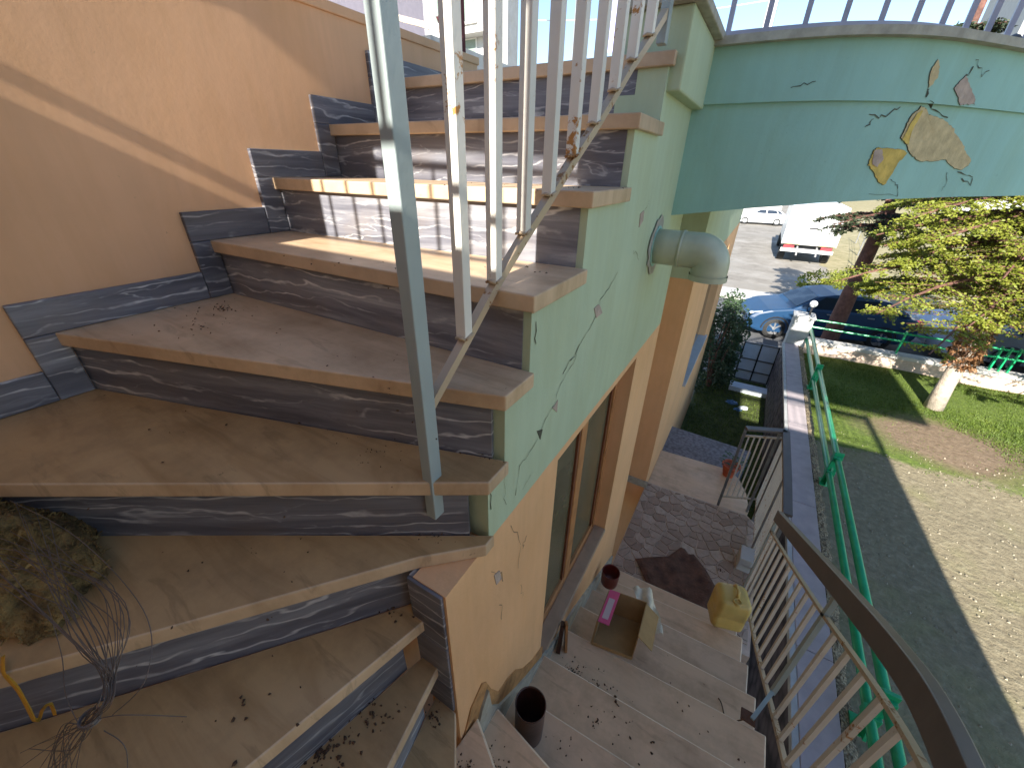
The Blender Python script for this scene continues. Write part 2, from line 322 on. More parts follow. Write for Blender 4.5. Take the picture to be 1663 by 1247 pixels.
# ------------------------------------------------------------------ mesh helpers
class MB:
    def __init__(s): s.v = []; s.f = []; s.mi = []
    def add(s, vs, fs, mi=0):
        o = len(s.v); s.v += [tuple(x) for x in vs]; s.f += [tuple(o+i for i in f) for f in fs]; s.mi += [mi]*len(fs); return s
    def box(s, x0, x1, y0, y1, z0, z1, mi=0):
        vs = [(x, y, z) for z in (z0, z1) for y in (y0, y1) for x in (x0, x1)]
        return s.add(vs, [(0,2,3,1), (4,5,7,6), (0,1,5,4), (2,6,7,3), (0,4,6,2), (1,3,7,5)], mi)
    def prism(s, poly, z0, z1, mi=0):
        n = len(poly); a = sum(poly[i][0]*poly[(i+1)%n][1]-poly[(i+1)%n][0]*poly[i][1] for i in range(n))
        if a < 0: poly = poly[::-1]
        vs = [(x, y, z0) for x, y in poly]+[(x, y, z1) for x, y in poly]
        return s.add(vs, [tuple(range(n))[::-1], tuple(range(n, 2*n))]+[(i, (i+1)%n, n+(i+1)%n, n+i) for i in range(n)], mi)
    def xprism(s, poly, x0, x1, mi=0):       # poly in (y, z)
        n = len(poly); a = sum(poly[i][0]*poly[(i+1)%n][1]-poly[(i+1)%n][0]*poly[i][1] for i in range(n))
        if a < 0: poly = poly[::-1]
        vs = [(x0, y, z) for y, z in poly]+[(x1, y, z) for y, z in poly]
        return s.add(vs, [tuple(range(n))[::-1], tuple(range(n, 2*n))]+[(i, (i+1)%n, n+(i+1)%n, n+i) for i in range(n)], mi)
    def bar(s, a, b, w, h=None, up=(0,0,1), mi=0):   # rectangular bar from a to b
        h = h or w; a = Vector(a); b = Vector(b); d = (b-a).normalized(); up = Vector(up)
        if abs(d.dot(up)) > .98: up = Vector((0, 1, 0))
        sx = d.cross(up).normalized(); sy = sx.cross(d).normalized()
        vs = [p+sx*(i*w/2)+sy*(j*h/2) for p in (a, b) for i, j in ((-1,-1), (1,-1), (1,1), (-1,1))]
        return s.add(vs, [(0,1,2,3)[::-1], (4,5,6,7), (0,1,5,4), (1,2,6,5), (2,3,7,6), (3,0,4,7)], mi)
    def tube(s, pts, r, seg=8, caps=True, mi=0):
        pts = [Vector(p) for p in pts]; rs = r if isinstance(r, (list, tuple)) else [r]*len(pts)
        rings = []; u = None
        for i, p in enumerate(pts):
            d = (pts[min(i+1, len(pts)-1)]-pts[max(i-1, 0)]).normalized()
            if u is None:
                u = d.cross(Vector((0, 0, 1)) if abs(d.z) < .9 else Vector((1, 0, 0))).normalized()
            else: u = (u-d*u.dot(d)).normalized()
            w = d.cross(u)
            rings.append([p+(u*math.cos(t)+w*math.sin(t))*rs[i] for t in [2*math.pi*k/seg for k in range(seg)]])
        vs = [v for rg in rings for v in rg]; fs = []
        for i in range(len(pts)-1):
            for k in range(seg): fs.append((i*seg+k, i*seg+(k+1)%seg, (i+1)*seg+(k+1)%seg, (i+1)*seg+k))
        if caps: fs.append(tuple(range(seg))[::-1]); fs.append(tuple((len(pts)-1)*seg+k for k in range(seg)))
        return s.add(vs, fs, mi)
    def lathe(s, prof, c=(0,0,0), seg=24, mi=0):   # prof: (r, z)
        vs = [(c[0]+r*math.cos(2*math.pi*k/seg), c[1]+r*math.sin(2*math.pi*k/seg), c[2]+z) for r, z in prof for k in range(seg)]
        fs = [(i*seg+k, i*seg+(k+1)%seg, (i+1)*seg+(k+1)%seg, (i+1)*seg+k) for i in range(len(prof)-1) for k in range(seg)]
        return s.add(vs, fs, mi)
    def build(s, name, mats, parent=None, smooth=False, bevel=0, loc=None):
        me = bpy.data.meshes.new(name)
        off = Vector((0, 0, 0))
        if parent is not None:
            q = parent
            while q is not None: off = off+q.location; q = q.parent
        if loc is not None:
            base = Vector(loc)
        elif parent is None:
            xs, ys, zs = zip(*s.v); base = Vector(((min(xs)+max(xs))/2, (min(ys)+max(ys))/2, min(zs)))
        else:
            base = off
        me.from_pydata([Vector(v)-base for v in s.v], [], s.f); me.update()
        if not isinstance(mats, (list, tuple)): mats = [mats]
        for m_ in mats: me.materials.append(m_)
        for p, i in zip(me.polygons, s.mi): p.material_index = i; p.use_smooth = smooth
        o = bpy.data.objects.new(name, me); COL.objects.link(o)
        if parent is not None: o.parent = parent
        o.location = base-off
        if bevel:
            bv = o.modifiers.new('bevel', 'BEVEL'); bv.width = bevel; bv.segments = 2; bv.limit_method = 'ANGLE'; bv.angle_limit = .6
        return o
def tag(o, label=None, cat=None, group=None, kind=None):
    if label: o['label'] = label
    if cat: o['category'] = cat
    if group: o['group'] = group
    if kind: o['kind'] = kind
    return o
def empty(name, loc, label, cat, group=None):
    o = bpy.data.objects.new(name, None); o.empty_display_size = .1; o.location = loc; COL.objects.link(o)
    return tag(o, label, cat, group)

def copy_tree(o, parent=None):
    c = o.copy(); COL.objects.link(c)
    if parent is not None: c.parent = parent
    for ch in list(o.children): copy_tree(ch, c)
    return c
def lerp(a, b, t): return a+(b-a)*t

# ================================================================== GROUND AND LARGE STRUCTURE
TOP = 0.297; RISE = 0.17
def Z(k): return TOP-RISE*k
TH = 0.035
G = -3.5            # garden level
L = -4.5            # street level

mb = MB(); mb.add([(-60, -40, L), (80, -40, L), (80, 200, L), (-60, 200, L)], [(0,1,2,3)])
tag(mb.build('ground', M['lot'], loc=(0, 0, L)), kind='structure')
mb = MB(); mb.box(-40, 60, 11.2, 17.9, L-.2, L+.006)
tag(mb.build('road', M['road']), kind='structure')
mb = MB(); mb.box(-40, 60, 17.9, 19.3, L-.2, L+.12)
tag(mb.build('pavement', M['kerb']), kind='structure')
mb = MB(); mb.box(-.35, 1.05, 4.95, 10.1, L-.2, L+.08)
tag(mb.build('yard_ground', M['yard']), kind='structure')
# raised garden
NX, NY = 60, 60
mb = MB(); vs = []
from mathutils import noise as mn
for j in range(NY+1):
    for i in range(NX+1):
        x = lerp(1.40, 16, (i/NX)**1.4); y = lerp(-1.2, 10.24, j/NY)
        vs.append((x, y, G+.035*mn.noise(Vector((x*.8, y*.8, 0)))+.012*mn.noise(Vector((x*4, y*4, 3)))))
fs = [(j*(NX+1)+i, j*(NX+1)+i+1, (j+1)*(NX+1)+i+1, (j+1)*(NX+1)+i) for j in range(NY) for i in range(NX)]
mb.add(vs, fs)
tag(mb.build('garden_ground', M['garden'], loc=(1.4, 0, G), smooth=True), kind='structure')

# ---------------- house walls --------------------------------------------------
house = empty('house', (-.6, 3, Z(19)), 'peach and mint green plastered house wall beside the lower stairs, with windows', 'house')
X = -.352
yr = {1: 1.457, 2: 1.21, 3: .93, 4: .672, 5: .572, 6: .506}
# spine wall: stepped profile under the upper flight (y, z), window hole y .88-1.75, z -1.95 to -.785
def stepped():
    p = [(.35, -2.0), (.35, Z(6)-TH)]
    p += [(yr[6], Z(6)-TH), (yr[6], Z(5)-TH), (yr[5], Z(5)-TH), (yr[5], Z(4)-TH), (yr[4], Z(4)-TH), (yr[4], Z(3)-TH),
          (yr[3], Z(3)-TH), (yr[3], Z(2)-TH), (yr[2], Z(2)-TH), (yr[2], Z(1)-TH), (yr[1], Z(1)-TH), (yr[1], Z(0)-TH)]
    return p
WY0, WY1, WZ0, WZ1 = .885, 1.77, -1.96, -.785
top = stepped()
XB = -.44
low = MB()
low.xprism([(.35, -3.1), (WY0, -3.1), (WY0, WZ1), (.35, WZ1)], XB, X)
low.xprism([(WY0, -3.1), (WY1, -3.1), (WY1, WZ0), (WY0, WZ0)], XB, X)
low.xprism([(WY1, -3.1), (2.235, -3.1), (2.235, WZ1), (WY1, WZ1)], XB, X)
poly = [(.35, WZ1), (.35, Z(6)-TH)]+top[2:]+[(1.96, Z(0)-TH), (2.235, Z(0)-TH), (2.235, WZ1)]
low.xprism(poly, XB, X)
spine = low.build('wall', M['house'], house)
# window in the spine wall (recess, panes, frame bars, sill)
mb = MB()
mb.box(-.60, XB, WY1, WY1+.03, WZ0, WZ1); mb.box(-.60, XB, WY0-.03, WY0, WZ0, WZ1); mb.box(-.60, XB, WY0-.03, WY1+.03, WZ1, WZ1+.03)
mb.build('window_reveal', M['peach'], house)
win = MB()
for a_, b_ in ((WY0, WY0+.05), (1.30, 1.37), (WY1-.03, WY1)):
    win.box(-.445, -.420, a_, b_, WZ0+.003, WZ1-.003)
win.box(-.445, -.420, WY0+.05, 1.30, WZ0+.003, WZ0+.05); win.box(-.445, -.420, 1.37, WY1-.05, WZ0+.003, WZ0+.05)
win.box(-.445, -.420, WY0+.05, 1.30, WZ1-.05, WZ1-.003); win.box(-.445, -.420, 1.37, WY1-.05, WZ1-.05, WZ1-.003)
wf = win.build('window', M['wood'], house, bevel=.004)
for a_, b_ in ((WY0+.05, 1.30), (1.37, WY1-.05)):
    MB().box(-.438, -.434, a_+.002, b_-.002, WZ0+.052, WZ1-.052).build('pane', M['glass'], wf)
    mm = MB(); mm.box(-.434, -.424, b_-.022, b_-.002, WZ0+.052, WZ1-.052); mm.build('inner_frame', M['wood_dark'], wf)
MB().box(-.4195, X+.006, WY0+.001, WY1-.001, WZ0-.02, WZ0+.004).build('sill', M['sill'], wf, bevel=.005)
# cement skirting with broken plaster along the lower flight
mb = MB()
ys_ = [.36, .40, .455, .475, .50, .545, .60, .66, .72, .80, .90]
zs_ = [-1.42, -1.33, -1.30, -1.33, -1.42, -1.53, -1.55, -1.60, -1.70, -1.78, -1.84]
mb.xprism([(ys_[0], -1.95)]+list(zip(ys_, zs_))+[(.90, -1.95)], X, X+.004)
mb.build('bare_render_band', M['peelbrown'], house)
mb = MB()
pts = [(.40, -1.52), (.44, -1.42), (.475, -1.37), (.49, -1.50), (.54, -1.60), (.60, -1.66), (.66, -1.72), (.75, -1.80), (.9, -1.92), (1.05, -2.03), (1.3, -2.13), (2.23, -2.72), (2.23, -3.1), (.40, -3.1)]
mb.xprism(pts, X, X+.012); mb.build('cement_skirting', M['cement'], house)
# small bare chips and hairline cracks, each with its own edge
def ribbon(pts, w, x=X+.0015, seed=0):
    rr = random.Random(seed); out = MB(); P = []
    for i in range(len(pts)-1):
        for t in (0, .34, .67):
            y = lerp(pts[i][0], pts[i+1][0], t)+rr.uniform(-.006, .006); z = lerp(pts[i][1], pts[i+1][1], t)+rr.uniform(-.006, .006); P.append((y, z))
    P.append(pts[-1]); up = []; dn = []
    for i, (y, z) in enumerate(P):
        ww = w*rr.uniform(.3, 1.3); q = P[min(i+1, len(P)-1)]; p0 = P[max(i-1, 0)]
        dy, dz = q[0]-p0[0], q[1]-p0[1]; l = math.hypot(dy, dz) or 1
        up.append((x, y-dz/l*ww/2, z+dy/l*ww/2)); dn.append((x, y+dz/l*ww/2, z-dy/l*ww/2))
    n = len(P)
    out.add(up+dn, [(i, i+1, n+i+1, n+i) for i in range(n-1)]); return out
cr = [([(1.229, -.283), (1.163, -.314), (1.098, -.336), (1.093, -.372), (1.034, -.399), (.965, -.433), (.93, -.47), (.865, -.493), (.832, -.528), (.811, -.555), (.764, -.568), (.733, -.601), (.69, -.619), (.634, -.631), (.623, -.709)], .0045),
      ([(1.493, -.093), (1.452, -.118), (1.435, -.148)], .004), ([(1.379, -.242), (1.43, -.25), (1.478, -.283)], .003),
      ([(.698, -.927), (.68, -.94), (.674, -.959)], .006), ([(.515, -.864), (.556, -.934), (.567, -.976)], .004), ([(.67, -1.126), (.68, -1.17), (.689, -1.206)], .004),
      ([(.60, -.80), (.64, -.86), (.66, -.93), (.65, -1.02)], .003), ([(.55, -1.05), (.57, -1.09), (.56, -1.14)], .004), ([(.965, -.433), (.93, -.45), (.90, -.455), (.86, -.475)], .008),
      ([(.58, -.70), (.57, -.66), (.575, -.60)], .003), ([(.70, -.70), (.66, -.72)], .003), ([(.51, -.60), (.515, -.66)], .006), ([(.69, -.28), (.695, -.33)], .007)]
for i, (p_, w_) in enumerate(cr): ribbon(p_, w_*.45, seed=i).build('crack', M['crack'], house)
for i, p_ in enumerate(([(1.051, -.348), (1.085, -.345), (1.105, -.357), (1.133, -.384), (1.08, -.385)], [(.725, -.577), (.756, -.59), (.746, -.616)], [(.811, -.555), (.841, -.545), (.842, -.585)],
                        [(1.40, -.125), (1.44, -.118), (1.45, -.15), (1.41, -.168)], [(.525, -.90), (.55, -.91), (.56, -.955), (.535, -.95)])):
    mb = MB(); mb.xprism(p_, X, X+.002); mb.build('bare_patch', M['raw'] if i != 1 else M['crack'], house)
# door recess and far wall
mb = MB()
mb.box(-1.0, XB, 2.235, 2.26, -3.1, TOP-.06); mb.box(-1.03, -1.0, 2.235, 3.40, -3.1, TOP-.06)
mb.build('recess_wall', M['house'], house)
FY0, FY1, FZ0, FZ1 = 4.95, 6.9, -2.40, -.93
fw = MB()
fw.box(-1.03, X, 3.40, FY0, -4.6, TOP-.06); fw.box(-.62, X, FY0, FY1, -4.6, FZ0); fw.box(-.62, X, FY0, FY1, FZ1, TOP-.06); fw.box(-.62, X, FY1, 8.25, -4.6, TOP-.06)
fw.build('far_wall', M['house'], house)
fwin = MB().box(-.50, -.46, FY0+.002, FY1-.002, FZ0+.002, FZ1-.002).build('window', M['shutter'], house)
for k in range(3):
    a_ = lerp(FY0, FY1, k/3)+.05; MB().box(-.46, -.452, a_, a_+.55, FZ0+.06, FZ1-.06).build('pane', M['cglass'], fwin)
MB().box(-.45, X+.035, FY0-.04, FY1+.06, FZ0-.03, FZ0+.002).build('sill', M['white_plaster'], fwin, bevel=.004)
MB().box(-1.0, X+.02, 3.385, 3.40, -2.93, -2.85).build('skirting', M['cement'], house)
dr = MB().box(-.62, -.60, WY0-.03, WY1+.03, WZ0, WZ1).build('blind', M['dark'], house)
# hidden part of the house interior behind the window and spine
# drain elbow
pm = MB(); pts = [(-.36, 1.711, -.268), (-.30, 1.711, -.268), (-.24, 1.711, -.268)]
for k in range(9):
    t = math.pi/2*k/8; pts.append((-.185+.052*math.sin(t), 1.711, -.268-.052*(1-math.cos(t))))
pts += [(-.133, 1.711, -.35), (-.133, 1.711, -.372)]
pm.tube(pts, .066, 28); pp = pm.build('drain_pipe', M['pipe'], house, smooth=True)
cm = MB(); rr = random.Random(6); cm.add([(X+.006, 1.711, -.268)]+[(X+.0045, 1.711+(.105+rr.uniform(-.018, .022))*math.cos(2*math.pi*k/22), -.268+(.105+rr.uniform(-.018, .022))*math.sin(2*math.pi*k/22)) for k in range(22)], [(0, 1+k, 1+(k+1) % 22) for k in range(22)]); cm.build('mortar_collar', M['cement'], pp)
MB().tube([(-.133, 1.711, -.352), (-.133, 1.711, -.372)], .071, 28, caps=False).build('socket', M['pipe'], pp, smooth=True)
MB().tube([(-.255, 1.711, -.268), (-.245, 1.711, -.268)], .069, 28).build('seam', M['pipe'], pp, smooth=True)
MB().tube([(-.352, 1.711, -.268), (-.344, 1.711, -.268)], .078, 28).build('collar', M['mint'], pp)

# ---------------- terrace with curved arched fascia --------------------------------
ter = empty('terrace', (.3, 3.0, 0), 'curved mint green terrace edge beam with peeling plaster above the lower stairs', 'terrace')
C = [(-.352, 1.93), (-.1, 1.95), (.1, 2.0), (.3, 2.12), (.5, 2.33), (.78, 2.67), (1.1, 3.08), (1.6, 3.75)]
def catmull(P, n=6):
    out = []
    for i in range(len(P)-1):
        p0 = P[max(i-1, 0)]; p1 = P[i]; p2 = P[i+1]; p3 = P[min(i+2, len(P)-1)]
        for k in range(n):
            t = k/n; out.append(tuple(.5*(2*b1+(c1-a1)*t+(2*a1-5*b1+4*c1-d1)*t*t+(3*b1-a1-3*c1+d1)*t**3) for a1, b1, c1, d1 in zip(p0, p1, p2, p3)))
    return out+[P[-1]]
C = catmull(C)
CS = [0]
for i in range(len(C)-1): CS.append(CS[-1]+math.dist(C[i], C[i+1]))
def fpt(sv, off=0.0):
    """point on the fascia plan curve at arc length sv, pushed out by off"""
    sv = max(0, min(sv, CS[-1]-1e-6)); i = max(j for j in range(len(C)-1) if CS[j] <= sv)
    t = (sv-CS[i])/(CS[i+1]-CS[i]); x = lerp(C[i][0], C[i+1][0], t); y = lerp(C[i][1], C[i+1][1], t)
    dx, dy = C[i+1][0]-C[i][0], C[i+1][1]-C[i][1]; l = math.hypot(dx, dy)
    return (x+dy/l*off, y-dx/l*off)
def fbot(sv):
    k = [(0, -.17), (.3, -.126), (.53, -.10), (.8, -.086), (1.2, -.079), (1.8, -.077), (5, -.077)]
    for i in range(len(k)-1):
        if sv <= k[i+1][0]: return lerp(k[i][1], k[i+1][1], (sv-k[i][0])/(k[i+1][0]-k[i][0]))
    return k[-1][1]
def strip(name, z0f, z1f, offo, offi, mat, s0=0, s1=None, n=70, bev=0, parent=None):
    s1 = s1 or CS[-1]; m_ = MB(); vs = []
    for i in range(n+1):
        sv = lerp(s0, s1, i/n); a = fpt(sv, offo); b_ = fpt(sv, offi); z0, z1 = z0f(sv), z1f(sv)
        vs += [(a[0], a[1], z0), (a[0], a[1], z1), (b_[0], b_[1], z1), (b_[0], b_[1], z0)]
    fs = []
    for i in range(n):
        for k in range(4): fs.append((i*4+k, (i+1)*4+k, (i+1)*4+(k+1) % 4, i*4+(k+1) % 4))
    fs += [(0, 1, 2, 3), (n*4+3, n*4+2, n*4+1, n*4)]
    m_.add(vs, fs); o_ = m_.build(name, mat, parent or ter, smooth=True)
    for p_ in o_.data.polygons:
        if abs(p_.normal.z) > .5: p_.use_smooth = False
    try: o_.data.set_sharp_from_angle(angle=.7)
    except Exception: pass
    return o_
strip('beam', fbot, lambda s_: .222, 0, -.22, M['mint'])
strip('upper_band', lambda s_: .219, lambda s_: .388, .014, -.20, M['mint'])
strip('coping', lambda s_: .386, lambda s_: .410, .045, -.23, M['cement'])
slab = [(-.352, 2.2)]+[fpt(CS[-1]*i/20, -.21) for i in range(21)]+[(1.75, 4.25), (-.352, 4.25)]
MB().prism(slab, .10, TOP-.02).build('slab', M['mint'], ter)
MB().prism([(-1.47, 1.96), (-.30, 1.96), (-.30, 9), (-1.47, 9)], .10, TOP-.004).build('slab', M['mint'], ter)
def fpatch(name, pts, mat, off, grow=0.0):
    # flat faces hugging the curved beam
    cx_ = sum(p[0] for p in pts)/len(pts); cz = sum(p[1] for p in pts)/len(pts)
    P = [(cx_+(s_-cx_)*(1+grow), cz+(z_-cz)*(1+grow)) for s_, z_ in pts]
    rr = random.Random(len(pts)); Q = []
    for i in range(len(P)):
        a, b_ = P[i], P[(i+1) % len(P)]
        for t in (0, .2, .4, .6, .8): Q.append((lerp(a[0], b_[0], t)+rr.uniform(-.0026, .0026), lerp(a[1], b_[1], t)+rr.uniform(-.0026, .0026)))
    vs = []
    for s_, z_ in Q:
        o_ = off+(.014 if z_ > .219 else 0); a = fpt(s_, o_); vs.append((a[0], a[1], z_))
    a = fpt(cx_, off+(.014 if cz > .219 else 0)); vs.append((a[0], a[1], cz)); n = len(Q)
    m_ = MB(); m_.add(vs, [(i, (i+1) % n, n) for i in range(n)]); return m_.build(name, mat, ter)
BIG = [(.777, .197), (.788, .212), (.815, .205), (.838, .189), (.893, .185), (.948, .174), (1.012, .152), (1.034, .135), (1.11, .108), (1.148, .083), (1.215, .053), (1.211, .034), (1.171, .02), (1.101, .032), (1.051, .054), (1.0, .048), (.904, .044), (.856, .061), (.826, .071), (.797, .096), (.756, .115), (.755, .156), (.759, .183)]
SML = [(.676, .084), (.739, .081), (.798, .078), (.817, .068), (.791, .038), (.78, -.007), (.771, -.037), (.743, -.03), (.701, 0), (.661, .029), (.66, .057), (.66, .075)]
U1 = [(.754, .338), (.772, .322), (.783, .292), (.776, .273), (.764, .26), (.743, .296), (.747, .326)]
U2 = [(.919, .303), (.953, .283), (1.017, .248), (1.039, .228), (.983, .225), (.96, .222), (.951, .226), (.928, .243), (.886, .267), (.899, .286)]
for nm, p_, mt in (('peeled_patch', BIG, 'bare'), ('peeled_patch', SML, 'ochre'), ('peeled_patch', U1, 'bare'), ('peeled_patch', U2, 'raw')):
    fpatch('peeled_rim', p_, M['crack'], .0015, .016); fpatch(nm, p_, M[mt], .003)
fpatch('peeled_patch', [(.662, .074), (.69, .080), (.712, .05), (.70, .02), (.675, .03)], M['raw'], .0045)
fpatch('peeled_patch', [(.76, .11), (.775, .19), (.80, .20), (.79, .12), (.80, .098)], M['ochre'], .0045)
def fcrack(pts, w, seed):
    rb = ribbon(pts, w, 0, seed); vs = []
    for (_, s_, z_) in rb.v:
        a = fpt(s_, .002+(.014 if z_ > .219 else 0)); vs.append((a[0], a[1], z_))
    rb.v = vs; rb.build('crack', M['crack'], ter)
for i, (p_, w_) in enumerate([([(.697, .209), (.668, .186), (.627, .173), (.591, .182)], .0035), ([(.616, .169), (.604, .152), (.592, .144)], .003), ([(.761, .263), (.771, .235)], .008),
     ([(1.096, .005), (1.125, -.027), (1.121, -.056)], .003), ([(1.159, .017), (1.24, -.0), (1.292, -.01), (1.301, -.035), (1.215, -.01)], .004), ([(.796, -.022), (.83, -.035), (.852, -.052), (.867, -.076)], .003),
     ([(.709, -.068), (.867, -.076)], .002), ([(.315, .256), (.339, .268), (.378, .273)], .0025), ([(.93, .35), (.97, .33), (1.0, .31), (1.03, .325)], .003), ([(.92, .30), (.935, .33)], .006), ([(.80, .225), (.86, .20), (.95, .185)], .004)]):
    fcrack(p_, w_, 50+i)
# end pillar of the terrace
pl = MB().box(-.50, -.312, 1.475, 1.935, .205, .400).build('pillar', M['house'], ter, bevel=.006)
MB().box(-.52, -.285, 1.445, 1.94, .400, .425).build('pillar_cap', M['cement'], pl, bevel=.004)
MB().box(-.50, XB, 1.457, 1.96, -.2, .20).build('pillar_foot', M['house'], ter)

# terrace railing standing on the coping
tr = empty('terrace_railing', (.3, 2.2, .41), 'grey lilac metal railing along the curved green terrace edge', 'railing')
strip('bottom_rail', lambda s_: .424, lambda s_: .437, -.03, -.052, M['lilac_rail'], .05, parent=tr)
strip('top_rail', lambda s_: 1.20, lambda s_: 1.235, -.02, -.062, M['handrail'], .05, parent=tr)
sv = .067
while sv < CS[-1]-.1:
    a = fpt(sv, -.041); MB().bar((a[0], a[1], .437), (a[0], a[1], 1.20), .016).build('bar', M['lilac_rail'], tr)
    sv += .1195
for sv in (.30, 1.6, 2.7):
    a = fpt(sv, -.041); MB().bar((a[0], a[1], .41), (a[0], a[1], .424), .02).build('foot', M['lilac_rail'], tr)
rb_ = MB(); rb_.tube([(*fpt(1.05, -.09), .425), (*fpt(1.2, -.10), .43), (*fpt(1.4, -.11), .428), (*fpt(1.55, -.08), .422)], [.008, .024, .026, .008], 10)
rb_.tube([(*fpt(1.25, -.11), .44), (*fpt(1.36, -.12), .462), (*fpt(1.5, -.12), .44)], [.008, .022, .006], 8)
tag(rb_.build('black_sack', M['dark'], smooth=True), 'crumpled black sack lying on the terrace edge behind the railing', 'sack')

# ================================================================== STAIRCASE
st = empty('staircase', (-.4, .6, -3.1), 'winding outdoor staircase of beige marble treads and veined grey marble risers', 'staircase')
XL = -1.468; XI = -.336; XR = .575; YB = -.78
oy = {0: 1.40, 1: 1.12, 2: .86, 3: .615, 4: .20}
iy = {0: 1.445, 1: 1.19, 2: .91, 3: .65, 4: .549, 5: .487, 6: .472}
front = {k: [(XI, iy[k]), (XL, oy[k])] for k in range(5)}
front[5] = [(XI, .487), (XL, -.225)]
front[6] = [(XI, .472), (-.44, .373), (-.859, -.138), (-1.40, YB)]
front[7] = [(-.418, .352), (-.508, .004), (-.72, YB)]
front[8] = [(-.396, .344), (-.363, .151), (-.20, YB)]
front[9] = [(-.352, .342), (-.286, .258), (.52, YB)]
front[10] = [(-.340, .416), (-.233, .349), (XR, -.17)]
front[11] = [(-.340, .521), (-.12, .477), (XR, .34)]
lowy = {12: (.66, .695), 13: (.908, .938), 14: (1.157, 1.197), 15: (1.42, 1.437), 16: (1.675, 1.70), 17: (1.925, 1.975), 18: (2.165, 2.205)}
for k, (a, b_) in lowy.items(): front[k] = [(-.340, a), (XR, b_)]
def back(k):      # polygon tail: from the outer end back to the inner end, tucked 3 cm under the step above
    if k == 0: return [(XL, 1.95), (-.50, 1.95), (-.50, 1.47), (XI, 1.47)]
    if k <= 4: return [(XL, oy[k-1]+.02), (XI, iy[k-1]+.016)]
    return {5: [(XL, oy[4]+.02), (XI, .565)], 6: [(XL, YB), (XL, -.19), (XI, .505)],
            7: [(-1.43, YB), (-.87, -.125), (-.44, .40)], 8: [(-.75, YB), (-.53, .02), (-.44, .36)],
            9: [(-.23, YB), (-.39, .16), (-.42, .345)], 10: [(XR, YB), (.49, YB), (-.31, .25), (-.352, .32)],
            11: [(XR, -.20), (-.25, .325), (-.352, .39)], 12: [(XR, .31), (-.14, .45), (-.352, .495)]}.get(k) or \
           [(XR, front[k-1][1][1]-.03), (-.352, front[k-1][0][1]-.03)]
for k in range(0, 19):
    mt = M['tread'] if k < 9 else M['tread_low']
    f_ = front[k]; f2 = list(f_)
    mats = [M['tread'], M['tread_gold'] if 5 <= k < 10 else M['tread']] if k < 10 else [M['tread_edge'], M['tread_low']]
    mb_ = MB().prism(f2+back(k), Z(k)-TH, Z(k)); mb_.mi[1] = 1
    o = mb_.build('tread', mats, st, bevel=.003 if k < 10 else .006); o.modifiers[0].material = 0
# risers: a slab set 2 cm behind the nosing, from the underside of the tread to the tread below
def riser(line, k, t=.02, inset=.02, x_in=None, mat=None):
    P = [Vector(p) for p in line]; off = []
    for i, p in enumerate(P):
        d = (P[min(i+1, len(P)-1)]-P[max(i-1, 0)]).normalized(); nrm = Vector((-d.y, d.x))   # left normal
        off.append(nrm)
    side = 1
    # the step lies behind the nosing: choose the side pointing to the tread's own centroid
    c = Vector((sum(p[0] for p in front[k]+back(k))/len(front[k]+back(k)), sum(p[1] for p in front[k]+back(k))/len(front[k]+back(k))))
    if (c-P[0]).dot(off[0]) < 0: side = -1
    a = [p+n_*side*inset for p, n_ in zip(P, off)]; b_ = [p+n_*side*(inset+t) for p, n_ in zip(P, off)]
    return MB().prism([tuple(v) for v in a+b_[::-1]], Z(k+1)-.006, Z(k)-TH-.0005).build('riser', mat or M['marble'], st)
for k in range(0, 5):
    (xa, ya), (xb, yb) = front[k]
    t = (xa+.370)/(xa-xb); riser([(-.370, lerp(ya, yb, t)), (xb, yb)], k)
riser([(-.375, lerp(.487, -.225, .035)), (XL, -.225)], 5)
riser([(-.445, .368), (-.859, -.138), (-1.38, YB)], 6)
riser([(-.44, .30), (-.508, .004), (-.72, YB)], 7)
riser([(-.396, .30), (-.363, .151), (-.20, YB)], 8)
for k in range(9, 19): riser(front[k], k, mat=M['tread_low'])
# marble skirting on the end of the spine wall, one piece per step
for k, (za, zb) in enumerate(((Z(6)-TH-.002, Z(7)-.055), (Z(7)-.057, Z(8)-.055), (Z(8)-.057, Z(9)))):
    MB().box(XB-.012, X-.006, .342-.0005*k, .350, zb, za).build('skirting_tile', M['marble'], st, bevel=.002)
for k, (za, zb) in enumerate(((Z(6)-TH-.002, Z(7)-.002), )):
    MB().box(XB-.013, XB-.001, .350, .40, zb, za).build('skirting_tile', M['marble'], st, bevel=.002)
# stepped skirting on the outer wall
for k in range(0, 6):
    fy = front[k][-1][1]
    by = front[k-1][-1][1]-.05 if k else 1.93
    if k == 5: fy = -.225
    fs_ = fy-.05
    MB().box(-1.472, -1.455-.0006*k, fs_, by-.001, Z(k)+.0008, Z(k)+.083).build('skirting_tile', M['marble'], st, bevel=.0025)
    zlo = Z(k+1)+.0008
    MB().box(-1.472, -1.4541-.0006*k, fs_, fy+.018, zlo, Z(k)).build('skirting_tile', M['marble'], st, bevel=.0025)
MB().box(-1.472, -1.4553, YB, -.276, Z(6)+.0008, Z(6)+.083).build('skirting_tile', M['marble'], st, bevel=.0025)
# flight body under the treads so nothing floats
body = MB()
for k in range(1, 4):
    body.box(-1.468, -.441, max(front[k][1][1], front[k][0][1])+.06, front[k-1][1][1]+.05, Z(k)-.12, Z(k)-TH-.001)
body.box(-1.468, -.441, 1.47, 1.95, -.2, TOP-TH-.001)
body.build('flight_slab', M['peach'], st)
body = MB()
for k in range(12, 19): body.box(-.34, XR-.03, front[k-1][0][1]-.05, front[k][0][1]-.045, Z(k)-.25, Z(k)-TH-.001)
body.build('flight_slab', M['cement'], st)

